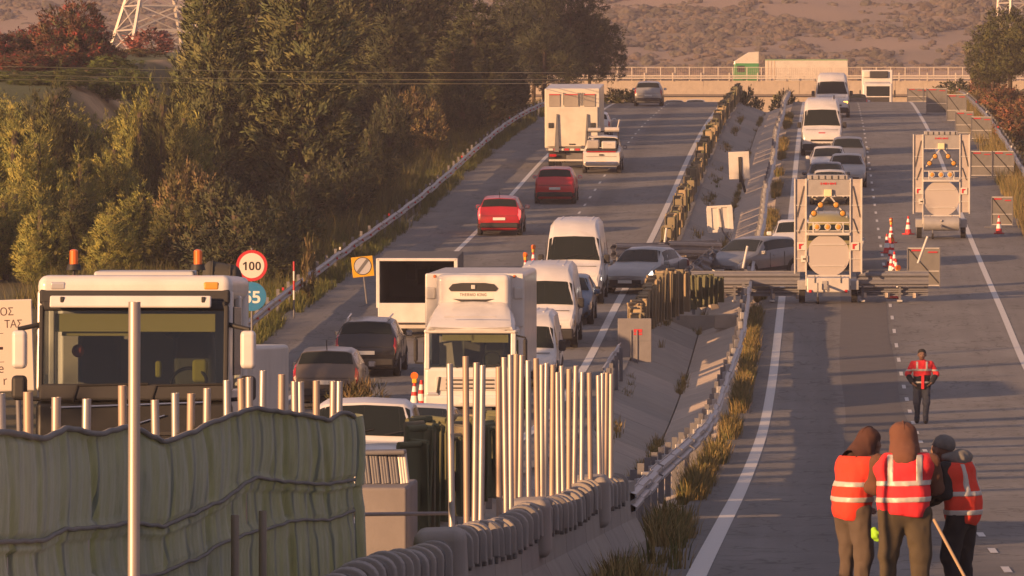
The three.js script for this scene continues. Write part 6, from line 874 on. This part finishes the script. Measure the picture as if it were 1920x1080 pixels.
{ // right worker in profile, leaning on a long handle
  const p = person('right worker facing left in a grey cap and dark sleeves', { box: BX, look: [.0, -.35, 1], j: { pelvis: [0, .96, -.05], waist: [0, 1.08, -.04], chest: [0, 1.31, .02], neck: [0, 1.47, .07], head: [0, 1.58, .16], shL: [.19, 1.40, .04], shR: [-.19, 1.40, .04], elL: [.24, 1.14, .02], elR: [-.24, 1.15, .12], wrL: [.10, 1.04, .26], wrR: [-.10, 1.03, .34], hipL: [.10, .92, -.04], hipR: [-.10, .92, -.04], kneeL: [.12, .50, .02], kneeR: [-.11, .50, .0], ankL: [.13, .09, -.04], ankR: [-.11, .09, -.06] } }, { trousers: navy, jacket: navy, vest: neon2, band, bands: [.95, 1.14], braces: true, cap: greyC, hoodDown: cloth([.20, .195, .185]), vestHem: .82, vw: 1.02 }); p.scale.set(1.14, 1.03, 1.15); stand(p, 1797, 64.0, Math.PI + 1.05);
  const h = tag(K().bar(V(pxX(1752, 62.5), pxY(975, 62.5), -62.5), V(pxX(1822, 61.8), pxY(1105, 61.8), -61.8), .017, 10, .016).build('long_tool', MT.wood), 'long wooden tool handle slanting from the right worker to the road', 'tool');
}
{ // fourth worker walking towards the camera
  const p = person('lone worker walking towards the group in an orange and navy jacket', { box: BX, look: [0, -.05, 1], j: { pelvis: [0, .95, 0], waist: [0, 1.07, 0], chest: [0, 1.31, 0], neck: [0, 1.49, .01], head: [0, 1.62, .03], shL: [.20, 1.40, 0], shR: [-.20, 1.40, 0], elL: [.34, 1.16, -.02], elR: [-.34, 1.16, -.02], wrL: [.235, .98, .14], wrR: [-.235, .98, .14], hipL: [.10, .91, 0], hipR: [-.10, .91, 0], kneeL: [.10, .50, .07], kneeR: [-.11, .50, .0], ankL: [.09, .09, .10], ankR: [-.12, .10, -.12] } }, { trousers: jeans, jacket: neon, vest: neon, band, bands: [1.26], braces: true, hair: true, vestHem: 1.12 });
  const tor = union([cap([0, .90, 0], .205, [0, 1.10, 0], .20, .78)], .04); mesh('navy_jacket_hem', nets((x, y, z) => Math.max(tor(x, y, z) + .006 * perlin.noise(x * 12, y * 9, z * 12), .80 - y, y - 1.13), [-.35, .7, -.3], [.35, 1.2, .3], .012), navy, p); mesh('reflective_band', nets((x, y, z) => Math.max(tor(x, y, z) - .006, Math.abs(y - .97) - .022), [-.35, .9, -.3], [.35, 1.05, .3], .010), band, p); K().rbox(.07, .34, .03, .01, .02, .98, .165).build('orange_placket', neon, p); for (const q of [1, -1]) { mesh('cuff', nets(cap([q * .30, 1.09, .05], .07, [q * .235, .985, .14], .064), [q * .28 - .2, .85, -.1], [q * .28 + .2, 1.25, .3], .012), navy, p); mesh('reflective_band', nets((x, y, z) => Math.max(cap([q * .20, 1.40, 0], .086, [q * .34, 1.16, -.02], .075)(x, y, z), Math.abs(y - 1.25 - q * x * .0) - .024), [q * .28 - .2, 1.1, -.2], [q * .28 + .2, 1.42, .2], .011), band, p); }
  p.scale.setScalar(1.04); stand(p, 1729, 150.5, -.06);
}
renderer.render(scene, camera);
